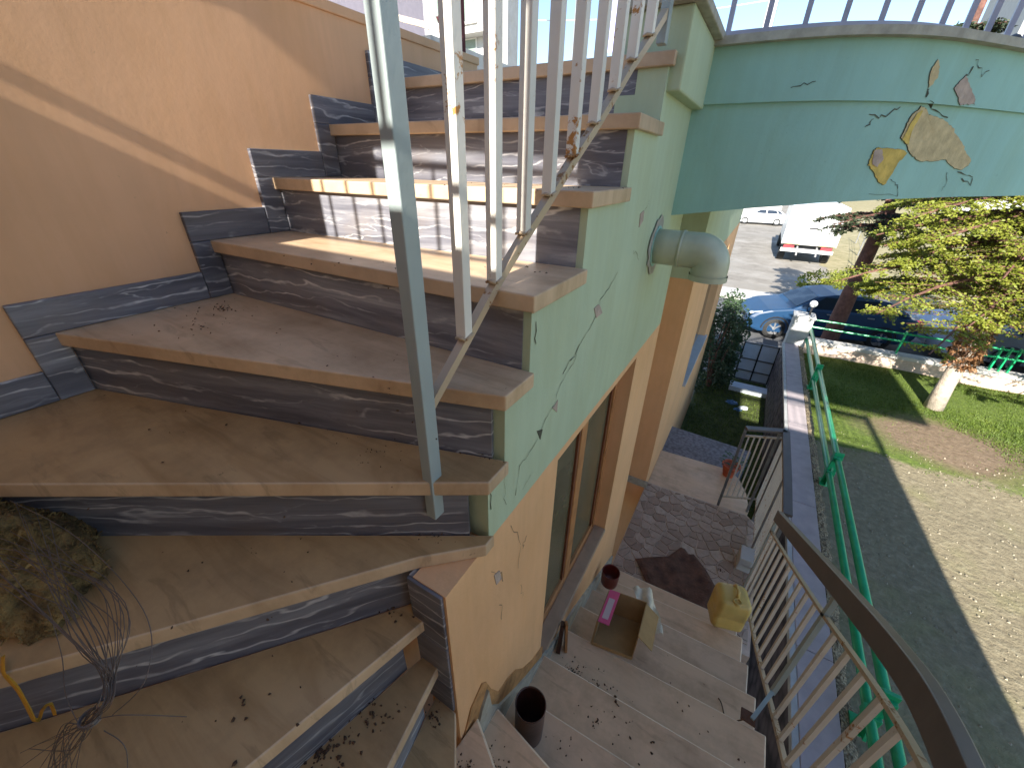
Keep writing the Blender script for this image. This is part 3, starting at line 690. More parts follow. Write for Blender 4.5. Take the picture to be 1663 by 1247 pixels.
# landing with crazy paving (each stone its own piece)
zl = Z(19)
land = MB().prism([(-.352, 2.12), (.70, 2.12), (.70, 3.45), (.60, 3.55), (-.352, 3.50)], zl-.2, zl-.006)
lo = tag(land.build('landing', M['mortar']), 'mortar bed of the crazy paved landing at the foot of the stairs', kind='structure')
def clip(poly, a, b_, c_):     # keep a*x+b*y<=c
    out = []
    for i in range(len(poly)):
        p, q = poly[i], poly[(i+1) % len(poly)]; dp = a*p[0]+b_*p[1]-c_; dq = a*q[0]+b_*q[1]-c_
        if dp <= 0: out.append(p)
        if dp*dq < 0: t = dp/(dp-dq); out.append((lerp(p[0], q[0], t), lerp(p[1], q[1], t)))
    return out
rr = random.Random(3); seeds = []
for j in range(16):
    for i in range(11): seeds.append((-.36+(i+.5+rr.uniform(-.42, .42))*.098, 2.16+(j+.5+rr.uniform(-.42, .42))*.088))
for (sx, sy) in seeds:
    poly = [(-.345, 2.2), (.68, 2.2), (.68, 3.44), (.59, 3.53), (-.345, 3.48)]
    for (tx, ty) in seeds:
        if (tx, ty) == (sx, sy) or math.hypot(tx-sx, ty-sy) > .32: continue
        dx, dy = tx-sx, ty-sy; d = math.hypot(dx, dy)
        poly = clip(poly, dx/d, dy/d, (dx*(sx+tx)/2+dy*(sy+ty)/2)/d-.005)
        if len(poly) < 3: break
    if len(poly) >= 3:
        o = MB().prism(poly, zl-.006, zl+rr.uniform(.0, .003)).build('paving_stone', M['paver'], lo)
# entrance step beyond and grey path
a_ = [(-.352, 3.49), (.60, 3.54), (.64, 3.75), (.60, 4.0), (.52, 4.2), (.42, 4.33), (-.352, 4.28)]
tag(MB().prism(a_, zl-.25, zl-.10).build('entrance_step', M['tread_low'], bevel=.004), kind='structure')
tag(MB().prism([(-.352, 4.28), (.42, 4.33), (.62, 4.95), (-.352, 5.0)], zl-.9, zl-.17).build('path', M['grey_path']), kind='structure')
MB()
# ================================================================== OUTER STAIR WALL (left)
def rw0(w): return w+SUN_SLOPE*.9
lw = empty('stairwell_wall', (-1.57, .6, -3.1), 'tall peach plastered wall along the left of the marble stairs', 'wall')
MB().box(-1.67, -1.36, -1.0, -.80, .636, rw0(.24)).build('sill_block', M['peach'], lw)
MB().box(-1.67, -1.36, -.95, -.92, rw0(.36), rw0(.385)).build('cross_rail', M['low_bal'], lw)
MB().box(-1.67, -1.47, -.8, 2.09, -4.5, .455).build('wall', M['peach'], lw)
MB().box(-1.69, -1.463, -.8, 2.10, .455, .487).build('coping', M['peach'], lw, bevel=.004)
# ================================================================== PARAPET AND ADDED SHADE SCREEN BEHIND THE CAMERA
par = empty('rear_parapet', (.6, -.9, L), 'solid peach parapet at the turn of the stairs behind the viewer', 'parapet')
MB().box(-1.67, 2.75, -1.0, -.80, L, .635).build('wall', M['peach'], par)
MB().box(-.330, 1.10, -1.0, -.80, .636, 1.995).build('pillar', M['peach'], par)
MB().box(-1.36, -1.175, -1.0, -.80, .636, 1.995).build('pillar', M['peach'], par)
rl = empty('rear_railing', (.6, -.9, .635), 'metal railing with brown handrail on the parapet behind the viewer', 'railing')
def rw(w): return w+SUN_SLOPE*.9
for x0, x1 in ((-1.175, -.330), (1.10, 2.68)):
    MB().box(x0, x1, -.908, -.892, rw(.265), rw(.28)).build('bottom_rail', M['low_bal'], rl)
    MB().box(x0, x1, -.908, -.892, rw(.645), rw(.665)).build('top_rail', M['low_bal'], rl)
    MB().box(x0, x1, -.915, -.885, rw(.705), rw(.79)).build('handrail', M['handrail'], rl)
    x = x0+.05
    while x < x1-.01:
        MB().box(x-.006, x+.006, -.906, -.894, rw(.28), rw(.645)).build('bar', M['low_bal'], rl); x += .107
MB().box(2.67, 2.75, -.94, -.86, .636, rw(.80)).build('end_post', M['low_bal'], rl)
us = empty('shade_screen', (1, -2.1, 2.1), 'unseen screen wall and slab added behind the viewer to shape the shade', 'building')
MB().box(-1.7, 3.62, -2.3, -2.0, 2.17, 3.38).build('wall', M['peach'], us)  # unseen thin wall, shaped to cast the upper shadow and leave the sky open
MB().box(-1.7, 1.0, -1.999, -.25, 2.17, 2.35).build('shade_slab', M['white_plaster'], us)  # unseen slab added overhead to darken the winders at lower left

# ================================================================== UPPER BALUSTRADE
ub = empty('upper_balustrade', (-.42, .45, -.55), 'rusty white steel balustrade along the upper stair flight', 'balustrade')
BP = [(-.433, .554, -.294), (-.425, .647, -.206), (-.417, .744, -.127), (-.409, .834, -.060), (-.401, .925, .013), (-.393, 1.017, .080), (-.386, 1.108, .152), (-.379, 1.192, .222), (-.371, 1.278, .284)]
P0 = (-.441, .456, -.384); P1 = (-.364, 1.37, .356)
ch = [P0]+BP+[P1]
mb = MB(); vs = []
for (x, y, z) in ch: vs += [(x-.0085, y, z-.010), (x+.0085, y, z-.010), (x+.0085, y, z+.012), (x-.0085, y, z+.012)]
n = len(ch)-1
mb.add(vs, [(i*4+k, i*4+(k+1) % 4, (i+1)*4+(k+1) % 4, (i+1)*4+k) for i in range(n) for k in range(4)]+[(0, 3, 2, 1), (n*4, n*4+1, n*4+2, n*4+3)])
mb.build('bottom_rail', M['stringer_bar'], ub)
MB().bar((-.442, .43, .34), (-.364, 1.37, 1.02), .017, .016).build('top_rail', M['stringer_bar'], ub)
MB().bar((-.444, .41, .42), (-.364, 1.40, 1.14), .03, .08).build('handrail', M['handrail'], ub)
def sz_(y): return .34+(y-.43)*(1.02-.34)/.94
for (x, y, z) in BP:
    bo = MB().box(x-.0112, x+.0112, y-.0112, y+.0112, z+.010, sz_(y)-.006).build('baluster', M['baluster'], ub, bevel=.0015)
    wb = MB(); wb.tube([(x-.011, y-.0125, z+.009), (x, y-.0135, z+.012), (x+.011, y-.0125, z+.010)], [.003, .004, .003], 6); wb.tube([(x+.0125, y-.010, z+.010), (x+.0125, y+.010, z+.016)], .003, 6); wb.build('weld', M['stringer_bar'], bo, smooth=True)
MB().box(-.455, -.430, .424, .455, -.655, .36).build('post', M['post_paint'], ub, bevel=.002)
MB().box(-.376, -.352, 1.37, 1.40, .297, 1.10).build('post', M['post_paint'], ub, bevel=.002)

# ================================================================== LOWER FLIGHT RAILING
lr = empty('lower_railing', (.6, 1.4, -2.6), 'cream metal railing with wide brown handrail along the lower stair flight', 'railing')
RX = .60
curve = [(2.55, -2.66), (2.06, -2.534), (1.737, -2.369), (1.475, -2.203), (1.24, -2.059), (1.102, -1.973), (.9, -1.86)]
def lz(y):    # height of the bottom rail
    pts_ = [(2.55, -2.83), (2.257, -2.63), (1.851, -2.42), (1.62, -2.287), (1.507, -2.215), (1.275, -2.07), (1.165, -2.008), (1.055, -1.945), (.6, -1.70), (.2, -1.50)]
    for i in range(len(pts_)-1):
        if y >= pts_[i+1][0]: return lerp(pts_[i+1][1], pts_[i][1], (y-pts_[i+1][0])/(pts_[i][0]-pts_[i+1][0]))
    return -1.5
def rx(y): return RX if y > .95 else RX-.25*(.95-y)**2
def runbar(name, f, w, hh, mat, parent, ya=.15, yb=2.55, n=48, dx=0.0, bv=0):
    P = [lerp(ya, yb, i/n) for i in range(n+1)]; m_ = MB(); vs = []
    for y in P:
        x = rx(y)+dx; z = f(y); vs += [(x-w/2, y, z-hh/2), (x+w/2, y, z-hh/2), (x+w/2, y, z+hh/2), (x-w/2, y, z+hh/2)]
    fs = [(i*4+k, i*4+(k+1) % 4, (i+1)*4+(k+1) % 4, (i+1)*4+k) for i in range(n) for k in range(4)]+[(0, 3, 2, 1), (n*4, n*4+1, n*4+2, n*4+3)]
    m_.add(vs, fs); return m_.build(name, mat, parent, bevel=bv)
def smooth_f(f):
    return lambda y: sum(f(y+d*.02) for d in range(-6, 7))/13
lz, tz_raw = smooth_f(lz), None
runbar('bottom_rail', lz, .018, .022, M['stringer_bar'], lr)
def tz(y):
    pts_ = [(2.55, -2.17), (2.428, -2.102), (1.947, -1.827), (1.403, -1.502), (1.047, -1.273), (.755, -1.10), (.5, -.955), (.15, -.80)]
    for i in range(len(pts_)-1):
        if y >= pts_[i+1][0]: return lerp(pts_[i+1][1], pts_[i][1], (y-pts_[i+1][0])/(pts_[i][0]-pts_[i+1][0]))
    return pts_[-1][1]
tz = smooth_f(tz)
runbar('top_rail', tz, .018, .016, M['stringer_bar'], lr)
def hz_(y):
    pts_ = [(2.60, -2.055), (2.50, -2.0), (1.45, -1.37), (1.07, -1.145), (.83, -1.02), (.70, -.985), (.5, -.90), (.15, -.76)]
    for i in range(len(pts_)-1):
        if y >= pts_[i+1][0]: return lerp(pts_[i+1][1], pts_[i][1], (y-pts_[i+1][0])/(pts_[i][0]-pts_[i+1][0]))
    return pts_[-1][1]
hz_ = smooth_f(hz_)
runbar('handrail', hz_, .034, .092, M['handrail'], lr, bv=.004, yb=2.56)
for y in [.20, .31, .42, .53, .64, .75, .85, .948, 1.055, 1.165, 1.28, 1.507, 1.62, 1.73, 1.84, 1.95, 2.06, 2.17, 2.28, 2.39, 2.50]:
    MB().bar((rx(y), y, lz(y)+.008), (rx(y), y, tz(y)-.006), .014, .019, up=(0, 1, 0)).build('baluster', M['low_bal'], lr)
for y, zf in ((1.405, -2.10), (2.54, -2.95)):
    MB().bar((RX, y, zf), (RX, y, hz_(y)-.045), .018, .026, up=(0, 1, 0)).build('post', M['post_paint'], lr)
MB().bar((RX, 1.405, -2.085), (.515, 1.22, -2.07), .016).build('post_foot', M['post_paint'], lr)
MB().prism([(.475, 1.205), (.53, 1.20), (.53, 1.25), (.475, 1.25)], Z(14), Z(14)+.012).build('rust_plate', M['rag'], lr)
# landing railing
lg = empty('landing_railing', (.66, 3.2, -2.9), 'cream picket railing with brown top board turning round the landing corner', 'railing')
zt = -2.06
path = [(.655, 2.60), (.66, 3.0), (.66, 3.45), (.66, 3.74), (.35, 3.60)]
path_b = [(.70, 2.60), (.71, 3.0), (.71, 3.45), (.66, 3.84), (.45, 4.15)]
def alongp(P, t):
    L_ = [math.dist(P[i], P[i+1]) for i in range(len(P)-1)]; s_ = t*sum(L_)
    for i, l in enumerate(L_):
        if s_ <= l+1e-9: return (lerp(P[i][0], P[i+1][0], s_/l), lerp(P[i][1], P[i+1][1], s_/l))
        s_ -= l
    return P[-1]
for P, z in ((path, zt-.05),):
    for i in range(len(P)-1): MB().bar((*P[i], z), (*P[i+1], z), .016).build('top_rail', M['stringer_bar'], lg)
for i in range(len(path)-1): MB().bar((*path[i], zt+.03), (*path[i+1], zt+.03), .055, .02).build('handrail', M['handrail'], lg)
for i in range(len(path)-1): MB().bar((*path[i], -2.86), (*path[i+1], -2.86), .014).build('bottom_rail', M['stringer_bar'], lg)
n = 30
for i in range(n+1):
    a = alongp(path, i/n); MB().bar((*a, -2.855), (*a, zt-.056), .012).build('picket', M['low_bal'], lg)
for t in (0, .33, .62, .80, 1):
    a = alongp(path, t); MB().bar((*a, -3.05), (*a, zt+.02), .022, .03).build('post', M['steel_dull'], lg)

# ================================================================== GARDEN BOUNDARY WALL WITH GREEN RAILING
gw = empty('garden_wall', (1.25, 4.5, L), 'low garden wall with lilac grey cap and rough pebble edge beside the green rails', 'wall')
MB().box(1.07, 1.41, -1.0, 10.05, L, -3.36).build('wall', M['purple_stone'], gw)
MB().box(1.055, 1.10, -1.0, 10.05, -3.359, -3.302).build('cap_edge', M['cap_edge'], gw, bevel=.005)
yy = -1.0
rr = random.Random(5)
while yy < 10:
    y2 = min(10.05, yy+1.84); MB().box(1.101, 1.345, yy+.003, y2-.003, -3.359, -3.30+rr.uniform(0, .004)).build('cap_slab', M['cap'], gw, bevel=.004); yy = y2
mb = MB(); vs = []
n = 260
for i in range(n+1):
    y = lerp(-1, 10.05, i/n); vs += [(1.347, y, -3.345), (1.35+rr.uniform(0, .008), y, -3.31+rr.uniform(-.01, .012)), (1.40+rr.uniform(-.01, .01), y, -3.315+rr.uniform(-.015, .012)), (1.445+rr.uniform(-.012, .012), y, -3.34+rr.uniform(-.01, .01)), (1.45, y, -3.7)]
mb.add(vs, [(i*5+k, i*5+k+1, (i+1)*5+k+1, (i+1)*5+k) for i in range(n) for k in range(4)])
mb.build('pebble_edge', M['pebble'], gw)
pil = MB().box(1.10, 1.46, 10.06, 10.42, L, -2.72).build('gate_pillar', M['cap_edge'], gw, bevel=.01)
MB().box(1.08, 1.48, 10.04, 10.44, -2.72, -2.67).build('cap_stone', M['cap_edge'], pil, bevel=.008)
lamp = empty('globe_lamp', (1.36, 10.24, -2.67), 'white globe lamp on the pale gate pillar', 'lamp')
MB().tube([(1.36, 10.24, -2.67), (1.36, 10.24, -2.50)], .02, 8).build('stem', M['dark'], lamp)
lm = MB(); lm.lathe([(.001, -.072)]+[(.072*math.sin(math.pi*k/12), -.072*math.cos(math.pi*k/12)) for k in range(1, 12)]+[(.001, .072)], (1.36, 10.24, -2.43), 20)
lm.build('globe', M['globe'], lamp, smooth=True)

gr = empty('green_railing', (1.5, 4, -3.3), 'low green two pipe railing bolted along the outside of the garden wall', 'railing')
GX = 1.47
for dz, dx in ((.15, -.015), (.36, 0)):
    MB().tube([(GX+dx, -1.0, -3.3+dz), (GX+dx, 5, -3.3+dz), (GX+dx, 10.1, -3.3+dz)], .032, 12).build('rail', M['green_paint'], gr, smooth=True)
post = MB()
def green_post(y):
    p = MB(); p.box(GX-.045, GX+.045, y-.014, y+.014, -3.32, -2.86)
    o = p.build('post', M['green_paint'], gr, bevel=.003)
    q = MB(); q.box(GX-.06, GX+.06, y-.07, y+.07, -3.322, -3.306).build('foot_plate', M['green_paint'], o)
    q = MB(); q.add([(GX-.01, y-.10, -3.30), (GX-.01, y-.012, -3.30), (GX-.01, y-.012, -3.06), (GX+.01, y-.10, -3.30), (GX+.01, y-.012, -3.30), (GX+.01, y-.012, -3.06)],
                    [(0, 1, 2), (3, 5, 4), (0, 2, 5, 3), (0, 3, 4, 1), (1, 4, 5, 2)]).build('brace', M['green_paint'], o)
    for dz in (.15, .36):
        MB().box(GX-.05, GX+.04, y-.045, y+.045, -3.3+dz-.037, -3.3+dz+.037).build('clamp', M['green_paint'], o, bevel=.004)
for y in (2.30, 5.10, 7.9): green_post(y)
# front kerb wall across the garden with its own green rails
kw = empty('front_kerb_wall', (6, 10.3, G), 'long white topped kerb wall across the far end of the garden', 'wall')
x = 1.47
while x < 15.5:
    MB().box(x+.002, x+1.998, 10.2, 10.42, L, -3.26).build('block', M['mortar'], kw); MB().box(x+.002, x+1.998, 10.16, 10.44, -3.26, -3.19).build('cap_slab', M['kerb'], kw, bevel=.006); x += 2
g2 = empty('street_green_railing', (6, 10.3, -3.1), 'green pipe railing on the white topped kerb wall beside the parked cars', 'railing')
for z in (-2.93, -2.77):
    MB().tube([(1.48, 10.3, z), (8, 10.3, z), (15, 10.3, z)], .02, 8).build('rail', M['green_paint'], g2)
for x in (3.0, 4.35, 4.47, 4.59, 7.2, 9.6):
    p = MB(); p.box(x-.012, x+.012, 10.27, 10.33, -3.19, -2.72); p.build('post', M['green_paint'], g2)


# ================================================================== THINGS ON THE STAIRS
def can(name, c, r, h, mat_out, mat_in, label, cat):
    t = empty(name, c, label, cat)
    m_ = MB(); m_.lathe([(r*.93, 0), (r*.97, .01), (r, h*.5), (r*1.0, h-.008), (r*1.03, h), (r*.97, h), (r*.95, h-.01)], c, 36); m_.build('body', mat_out, t, smooth=True)
    m_ = MB(); m_.lathe([(r*.955, h-.008), (r*.94, .01), (.0005, .008)], c, 36); m_.build('inside', mat_in, t, smooth=True)
    return t
c1 = can('metal_can', (-.244, .573, Z(12)), .050, .205, M['can_in'], M['can_in'], 'tall open dark brown can standing on a low step beside the wall', 'can')
MB().lathe([(.0015, 0), (.003, .002), (.0005, .004)], (-.232, .56, Z(12)+.009), 8).build('stone_inside', M['linen'], c1)
can('flower_pot', (-.262, 1.775, Z(16)), .056, .11, M['can_red'], M['can_red'], 'empty dark red pot by the wall at the top of the cardboard box', 'pot')

# open cardboard box tipped on two steps
bx = empty('cardboard_box', (-.06, 1.32, Z(15)), 'open cardboard box with a pink printed flap lying on the lower steps', 'box')
A0 = Vector((-.19, 1.155, Z(14)+.004)); e1 = Vector((.190, .032, .0)); e2 = Vector((-.008, .235, -.06)); up = Vector((0, .045, .13))
def panel(p, a, b_, mat, name, t=.004, parent=bx):
    nn = a.cross(b_).normalized()*t; vs = [p, p+a, p+a+b_, p+b_]; vs += [v+nn for v in vs]
    return MB().add(vs, [(0,3,2,1), (4,5,6,7), (0,1,5,4), (1,2,6,5), (2,3,7,6), (3,0,4,7)]).build(name, mat, parent)
panel(A0, e1, e2, M['card'], 'floor')
panel(A0, e1, up*.12, M['card'], 'front_wall')
panel(A0+e2, e1, up, M['card'], 'back_wall')
sd = panel(A0, e2, up, M['card'], 'side_wall')
panel(A0+Vector((-.005, 0, 0)), e2*.98, up*.98, M['card'], 'side_wall')
panel(A0+up+Vector((0, 0, 0)), e2, Vector((.055, .0, .012)), M['pink'], 'pink_flap', .003)
panel(A0+up+e2*.12+Vector((.012, 0, .0035)), e2*.62, Vector((.030, 0, .0065)), M['label'], 'print_panel', .0015)
panel(A0+e1, e2, up, M['card'], 'side_wall')
panel(A0+e1+up, e2*.96, Vector((.075, .0, -.055)), M['card'], 'outer_flap', .003)
# crumpled white cloth behind the box
mb = MB(); rr = random.Random(11); vs = []
for j in range(13):
    for i in range(9):
        u, v = i/8, j/12; vs.append((lerp(-.10, .0, u)+v*.12+rr.uniform(-.004, .004), 1.60-.17*v+u*.05+rr.uniform(-.004, .004), lerp(Z(15)+.14, Z(15)+.05, v)+.022*math.sin(u*9+v*7)+rr.uniform(-.004, .006)-.05*abs(u-.5)))
mb.add(vs, [(j*9+i, j*9+i+1, (j+1)*9+i+1, (j+1)*9+i) for j in range(12) for i in range(8)])
o = mb.build('cloth', M['linen'], smooth=True); o.name = 'white_cloth'; tag(o, 'crumpled dirty white cloth tucked behind the open cardboard box', 'cloth')
# yellowed jerrycan
jc = empty('jerrycan', (.43, 1.90, Z(17)+.02), 'yellowed plastic jerrycan standing near the foot of the stairs by the railing', 'jerrycan')
cx_, cy_ = .455, 2.055
m_ = MB()
def rrect(cx, cy, w, d, r, z, rot=0, n=5):
    out = []
    for (sx, sy, a0) in ((1, 1, 0), (-1, 1, 90), (-1, -1, 180), (1, -1, 270)):
        for k in range(n+1):
            a = math.radians(a0+90*k/n); x = sx*(w/2-r)+r*math.cos(a); y = sy*(d/2-r)+r*math.sin(a)
            out.append((cx+x*math.cos(rot)-y*math.sin(rot), cy+x*math.sin(rot)+y*math.cos(rot), z))
    return out
ringz = [(0, .92), (.01, 1), (.10, 1.0), (.105, .985), (.115, .985), (.12, 1.0), (.21, 1.0), (.235, .95), (.25, .84), (.256, .6)]
vs = []; R0_ = .30
for dz, k in ringz: vs += rrect(cx_, cy_, .19*k, .17*k, .032*k, Z(17)+dz, R0_)
n = 24
m_.add(vs, [(i*n+k, i*n+(k+1) % n, (i+1)*n+(k+1) % n, (i+1)*n+k) for i in range(len(ringz)-1) for k in range(n)]+[tuple(range((len(ringz)-1)*n, len(ringz)*n)), tuple(range(n))[::-1]])
m_.build('body', M['jerry'], jc, smooth=True)
m_ = MB(); m_.lathe([(.024, 0), (.024, .022), (.018, .022), (.018, .004), (.0005, .004)], (cx_+.02, cy_-.055, Z(17)+.245), 20); m_.build('neck', M['jerry'], jc, smooth=True)
m_ = MB(); m_.tube([(cx_+.02, cy_-.02, Z(17)+.25), (cx_+.015, cy_+.0, Z(17)+.287), (cx_+.0, cy_+.045, Z(17)+.283), (cx_-.005, cy_+.065, Z(17)+.245)], .010, 8); m_.build('handle', M['jerry'], jc, smooth=True)
# dirty rag on the landing
pts = [(-.195, 2.475), (-.1, 2.55), (.045, 2.65), (.12, 2.80), (.155, 2.80), (.19, 2.76), (.23, 2.79), (.34, 2.68), (.41, 2.587), (.45, 2.50), (.42, 2.40), (.394, 2.28), (.2, 2.235), (-.02, 2.225), (-.065, 2.30), (-.13, 2.388)]
mb = MB(); cxx, cyy = .15, 2.48; rings = 7; vs = []; rr = random.Random(4)
for r_ in range(1, rings+1):
    for (px_, py_) in pts:
        t = r_/rings; x = lerp(cxx, px_, t); y = lerp(cyy, py_, t)
        vs.append((x, y, zl+.012+.020*max(0, mn.noise(Vector((x*7, y*7, 2)))+.2)+(.010 if r_ == rings-1 else 0)-(.006 if r_ == rings else 0)))
vs.append((cxx, cyy, zl+.02)); n = len(pts)
fs = [((r_-1)*n+i, r_*n+i, r_*n+(i+1) % n, (r_-1)*n+(i+1) % n) for r_ in range(1, rings) for i in range(n)]+[(len(vs)-1, i, (i+1) % n) for i in range(n)]
mb.add(vs, fs); tag(mb.build('rag', M['rag'], smooth=True), 'dirty dark brown rag spread on the crazy paved landing', 'rag')
# broken plank leaning at the wall on the step, with bark
pk = empty('split_plank', (-.30, 1.05, Z(14)), 'short split piece of wood leaning against the wall on a lower step', 'plank')
MB().bar((-.290, 1.06, Z(14)), (-.315, 1.10, Z(14)+.15), .012, .03).build('board', M['wood'], pk)
MB().bar((-.318, 1.04, Z(14)), (-.332, 1.10, Z(14)+.13), .02, .04).build('bark_piece', M['can_in'], pk)
# small white block base at the landing corner
mb = MB(); mb.box(.555, .70, 2.83, 2.99, zl, zl+.14); tag(mb.build('concrete_block', M['white_plaster'], bevel=.006), 'small white concrete block at the landing corner beside the railing', 'block')
# terracotta pot with plant on the entrance step
tp = empty('terracotta_pot', (.40, 4.22, zl-.10), 'terracotta pot with a pale green plant at the end of the entrance step', 'plant pot')
m_ = MB(); m_.lathe([(.055, 0), (.085, .13), (.095, .135), (.095, .155), (.08, .155), (.075, .12), (.0005, .12)], (.40, 4.22, zl-.10), 24); m_.build('pot', M['terracotta'], tp, smooth=True)
m_ = MB(); rr = random.Random(8)
for k in range(70):
    a = rr.uniform(0, 6.28); r_ = rr.uniform(.0, .16); c = Vector((.43+r_*math.cos(a), 4.26+r_*math.sin(a), zl+.05+rr.uniform(0, .10)-r_*.3)); d = Vector((math.cos(a), math.sin(a), rr.uniform(-.3, .5)))*.035; e = Vector((-math.sin(a), math.cos(a), 0))*.014
    m_.add([c, c+d*.5+e, c+d, c+d*.5-e], [(0, 1, 2, 3)])
m_.build('leaves', M['bush'], tp)
# leaf litter and grit
def litter(spots, seed, name='leaf_litter'):
    rr = random.Random(seed); m_ = MB()
    for (x, y, z, r_, n, sz_) in spots:
        for _ in range(n):
            a = rr.uniform(0, 6.28); d = r_*abs(rr.gauss(0, .5)); px_, py_ = x+d*math.cos(a)*1.6, y+d*math.sin(a); s_ = sz_*rr.uniform(.2, .8); t = rr.uniform(0, 6.28)
            q = [(px_+s_*math.cos(t+u)*w, py_+s_*math.sin(t+u)*w, z+.001+rr.uniform(0, .004)) for u, w in ((0, 1), (1.3, .6), (2.6, .9), (3.9, .5), (5.1, .8))]
            q.append((px_, py_, z+.003+s_*.5)); m_.add(q, [(i, (i+1) % 5, 5) for i in range(5)])
    tag(m_.build(name, M['dirt']), kind='stuff')
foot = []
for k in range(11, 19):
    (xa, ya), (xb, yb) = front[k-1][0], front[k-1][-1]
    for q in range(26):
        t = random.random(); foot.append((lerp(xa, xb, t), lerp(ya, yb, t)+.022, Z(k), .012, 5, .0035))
litter(foot, 5, 'foot_specks')  # dark specks strewn along the foot of each lower riser
litter([(-.50, .10, Z(8), .05, 90, .008), (-.46, .20, Z(8), .06, 50, .006), (-.40, .30, Z(9), .03, 30, .006), (-.30, .30, Z(10), .035, 60, .006), (-.27, .24, Z(10), .03, 30, .007),
        (-.25, .40, Z(11), .06, 22, .007), (-.20, .33, Z(11), .04, 12, .006), (-.15, .60, Z(12), .10, 16, .006), (-.05, .80, Z(13), .14, 22, .007), (-.02, .90, Z(13), .05, 5, .012), (-.22, .99, Z(14), .05, 60, .007),
        (-.14, .97, Z(14), .05, 30, .008), (-.10, 1.0, Z(14), .09, 25, .008), (.1, .82, Z(13), .12, 10, .009), (.25, 1.1, Z(14), .15, 7, .008), (.3, .75, Z(13), .15, 8, .01), (.48, 1.05, Z(14), .04, 3, .009),
        (-1.32, .52, Z(4), .09, 45, .006), (-1.2, .42, Z(4), .14, 30, .005), (-.6, .50, Z(4), .2, 14, .005), (-.42, .82, Z(3), .03, 4, .008), (-.55, .80, Z(3), .12, 9, .005), (-1.0, .30, Z(5), .3, 14, .007), (-.6, .44, Z(5), .12, 30, .004),
        (-.40, .55, Z(5), .04, 22, .005), (-.7, .20, Z(6), .2, 22, .005), (-.45, .43, Z(6), .05, 20, .005), (-.5, .33, Z(7), .03, 25, .006), (-.6, .05, Z(7), .12, 14, .007), (-.9, .67, Z(3), .3, 8, .006), (-.8, .98, Z(2), .3, 6, .005), (-.40, 1.0, Z(2), .06, 8, .006),
        (.40, 2.2, zl, .06, 30, .01), (.50, 2.45, zl, .05, 40, .008), (.45, 2.75, zl, .05, 12, .012)], 21)
MB()
# mineral wool lump with a bundle of wires and yellow tape on the winder step
mb = MB(); rr = random.Random(2); nu, nv = 44, 24; vs = []
for j in range(nv+1):
    for i in range(nu):
        a = 2*math.pi*i/nu; b_ = math.pi/2*j/nv; rx_, ry_, rz_ = .235, .100, .125
        x, y, z = rx_*math.cos(a)*math.cos(b_), ry_*math.sin(a)*math.cos(b_), rz_*math.sin(b_)
        k = 1+.30*mn.noise(Vector((x*14, y*14, z*14)))+.16*mn.noise(Vector((x*45, y*45, z*45+5)))+.07*mn.noise(Vector((x*120, y*120, z*120)))
        vs.append((-1.135+x*k, -.055+y*k*.95+.0*x, Z(6)+.002+z*k))
mb.add(vs, [(j*nu+i, j*nu+(i+1) % nu, (j+1)*nu+(i+1) % nu, (j+1)*nu+i) for j in range(nv) for i in range(nu)])
wl = mb.build('insulation_lump', M['wool'], smooth=True); tag(wl, 'torn brown lump of mineral wool insulation on a winder step at left', 'insulation')
fz = MB()
for _ in range(2600):
    a = rr.uniform(0, 6.28); b_ = rr.uniform(0, 1.5); x, y, z = .235*math.cos(a)*math.cos(b_), .100*math.sin(a)*math.cos(b_), .125*math.sin(b_)
    k = 1+.30*mn.noise(Vector((x*14, y*14, z*14)))+.16*mn.noise(Vector((x*45, y*45, z*45+5)))
    p_ = Vector((-1.135+x*k, -.055+y*k*.95, Z(6)+.002+z*k)); d = Vector((rr.gauss(0, 1), rr.gauss(0, 1), rr.gauss(0, .6))).normalized()*rr.uniform(.008, .022); e = Vector((rr.gauss(0, 1), rr.gauss(0, 1), rr.gauss(0, 1))).normalized()*.0022
    fz.add([p_-e, p_+e, p_+d*.5+e+Vector((0, 0, .003)), p_+d], [(0, 1, 2, 3)])
tag(fz.build('fibres', M['wool'], wl), kind='stuff')
# wires: strands rise from the lump, gather in a tie and fan out over the step below
wr = empty('wire_bundle', (-.60, -.07, Z(7)), 'tied bundle of thin grey wires looping over the brown insulation lump', 'wire')
tie = Vector((-.585, -.075, Z(6)+.085))
def spline(P, n=8): return catmull([tuple(p) for p in P], n)
for k in range(24):
    a = Vector((-.95+rr.uniform(-.22, .10), -.055+rr.uniform(-.05, .06), Z(6)+.13+rr.uniform(-.03, .05)))
    m1 = Vector((-.70+rr.uniform(-.05, .05), -.035+rr.uniform(-.02, .05), Z(6)+.15+rr.uniform(-.03, .03)))
    j = Vector((rr.uniform(-.006, .006), rr.uniform(-.006, .006), 0)); e1_ = Vector((-.63+rr.uniform(-.03, .02), -.105+rr.uniform(-.012, .012), Z(6)+.03))
    e2_ = Vector((-.70+rr.uniform(-.09, .06), -.15+rr.uniform(-.03, .01), Z(7)+.06+rr.uniform(-.03, .03)))
    MB().tube(spline([a, m1, tie+Vector((0, .03, .03))+j, tie+j, e1_, e2_]), .00055, 4).build('strand', M['wire'], wr)
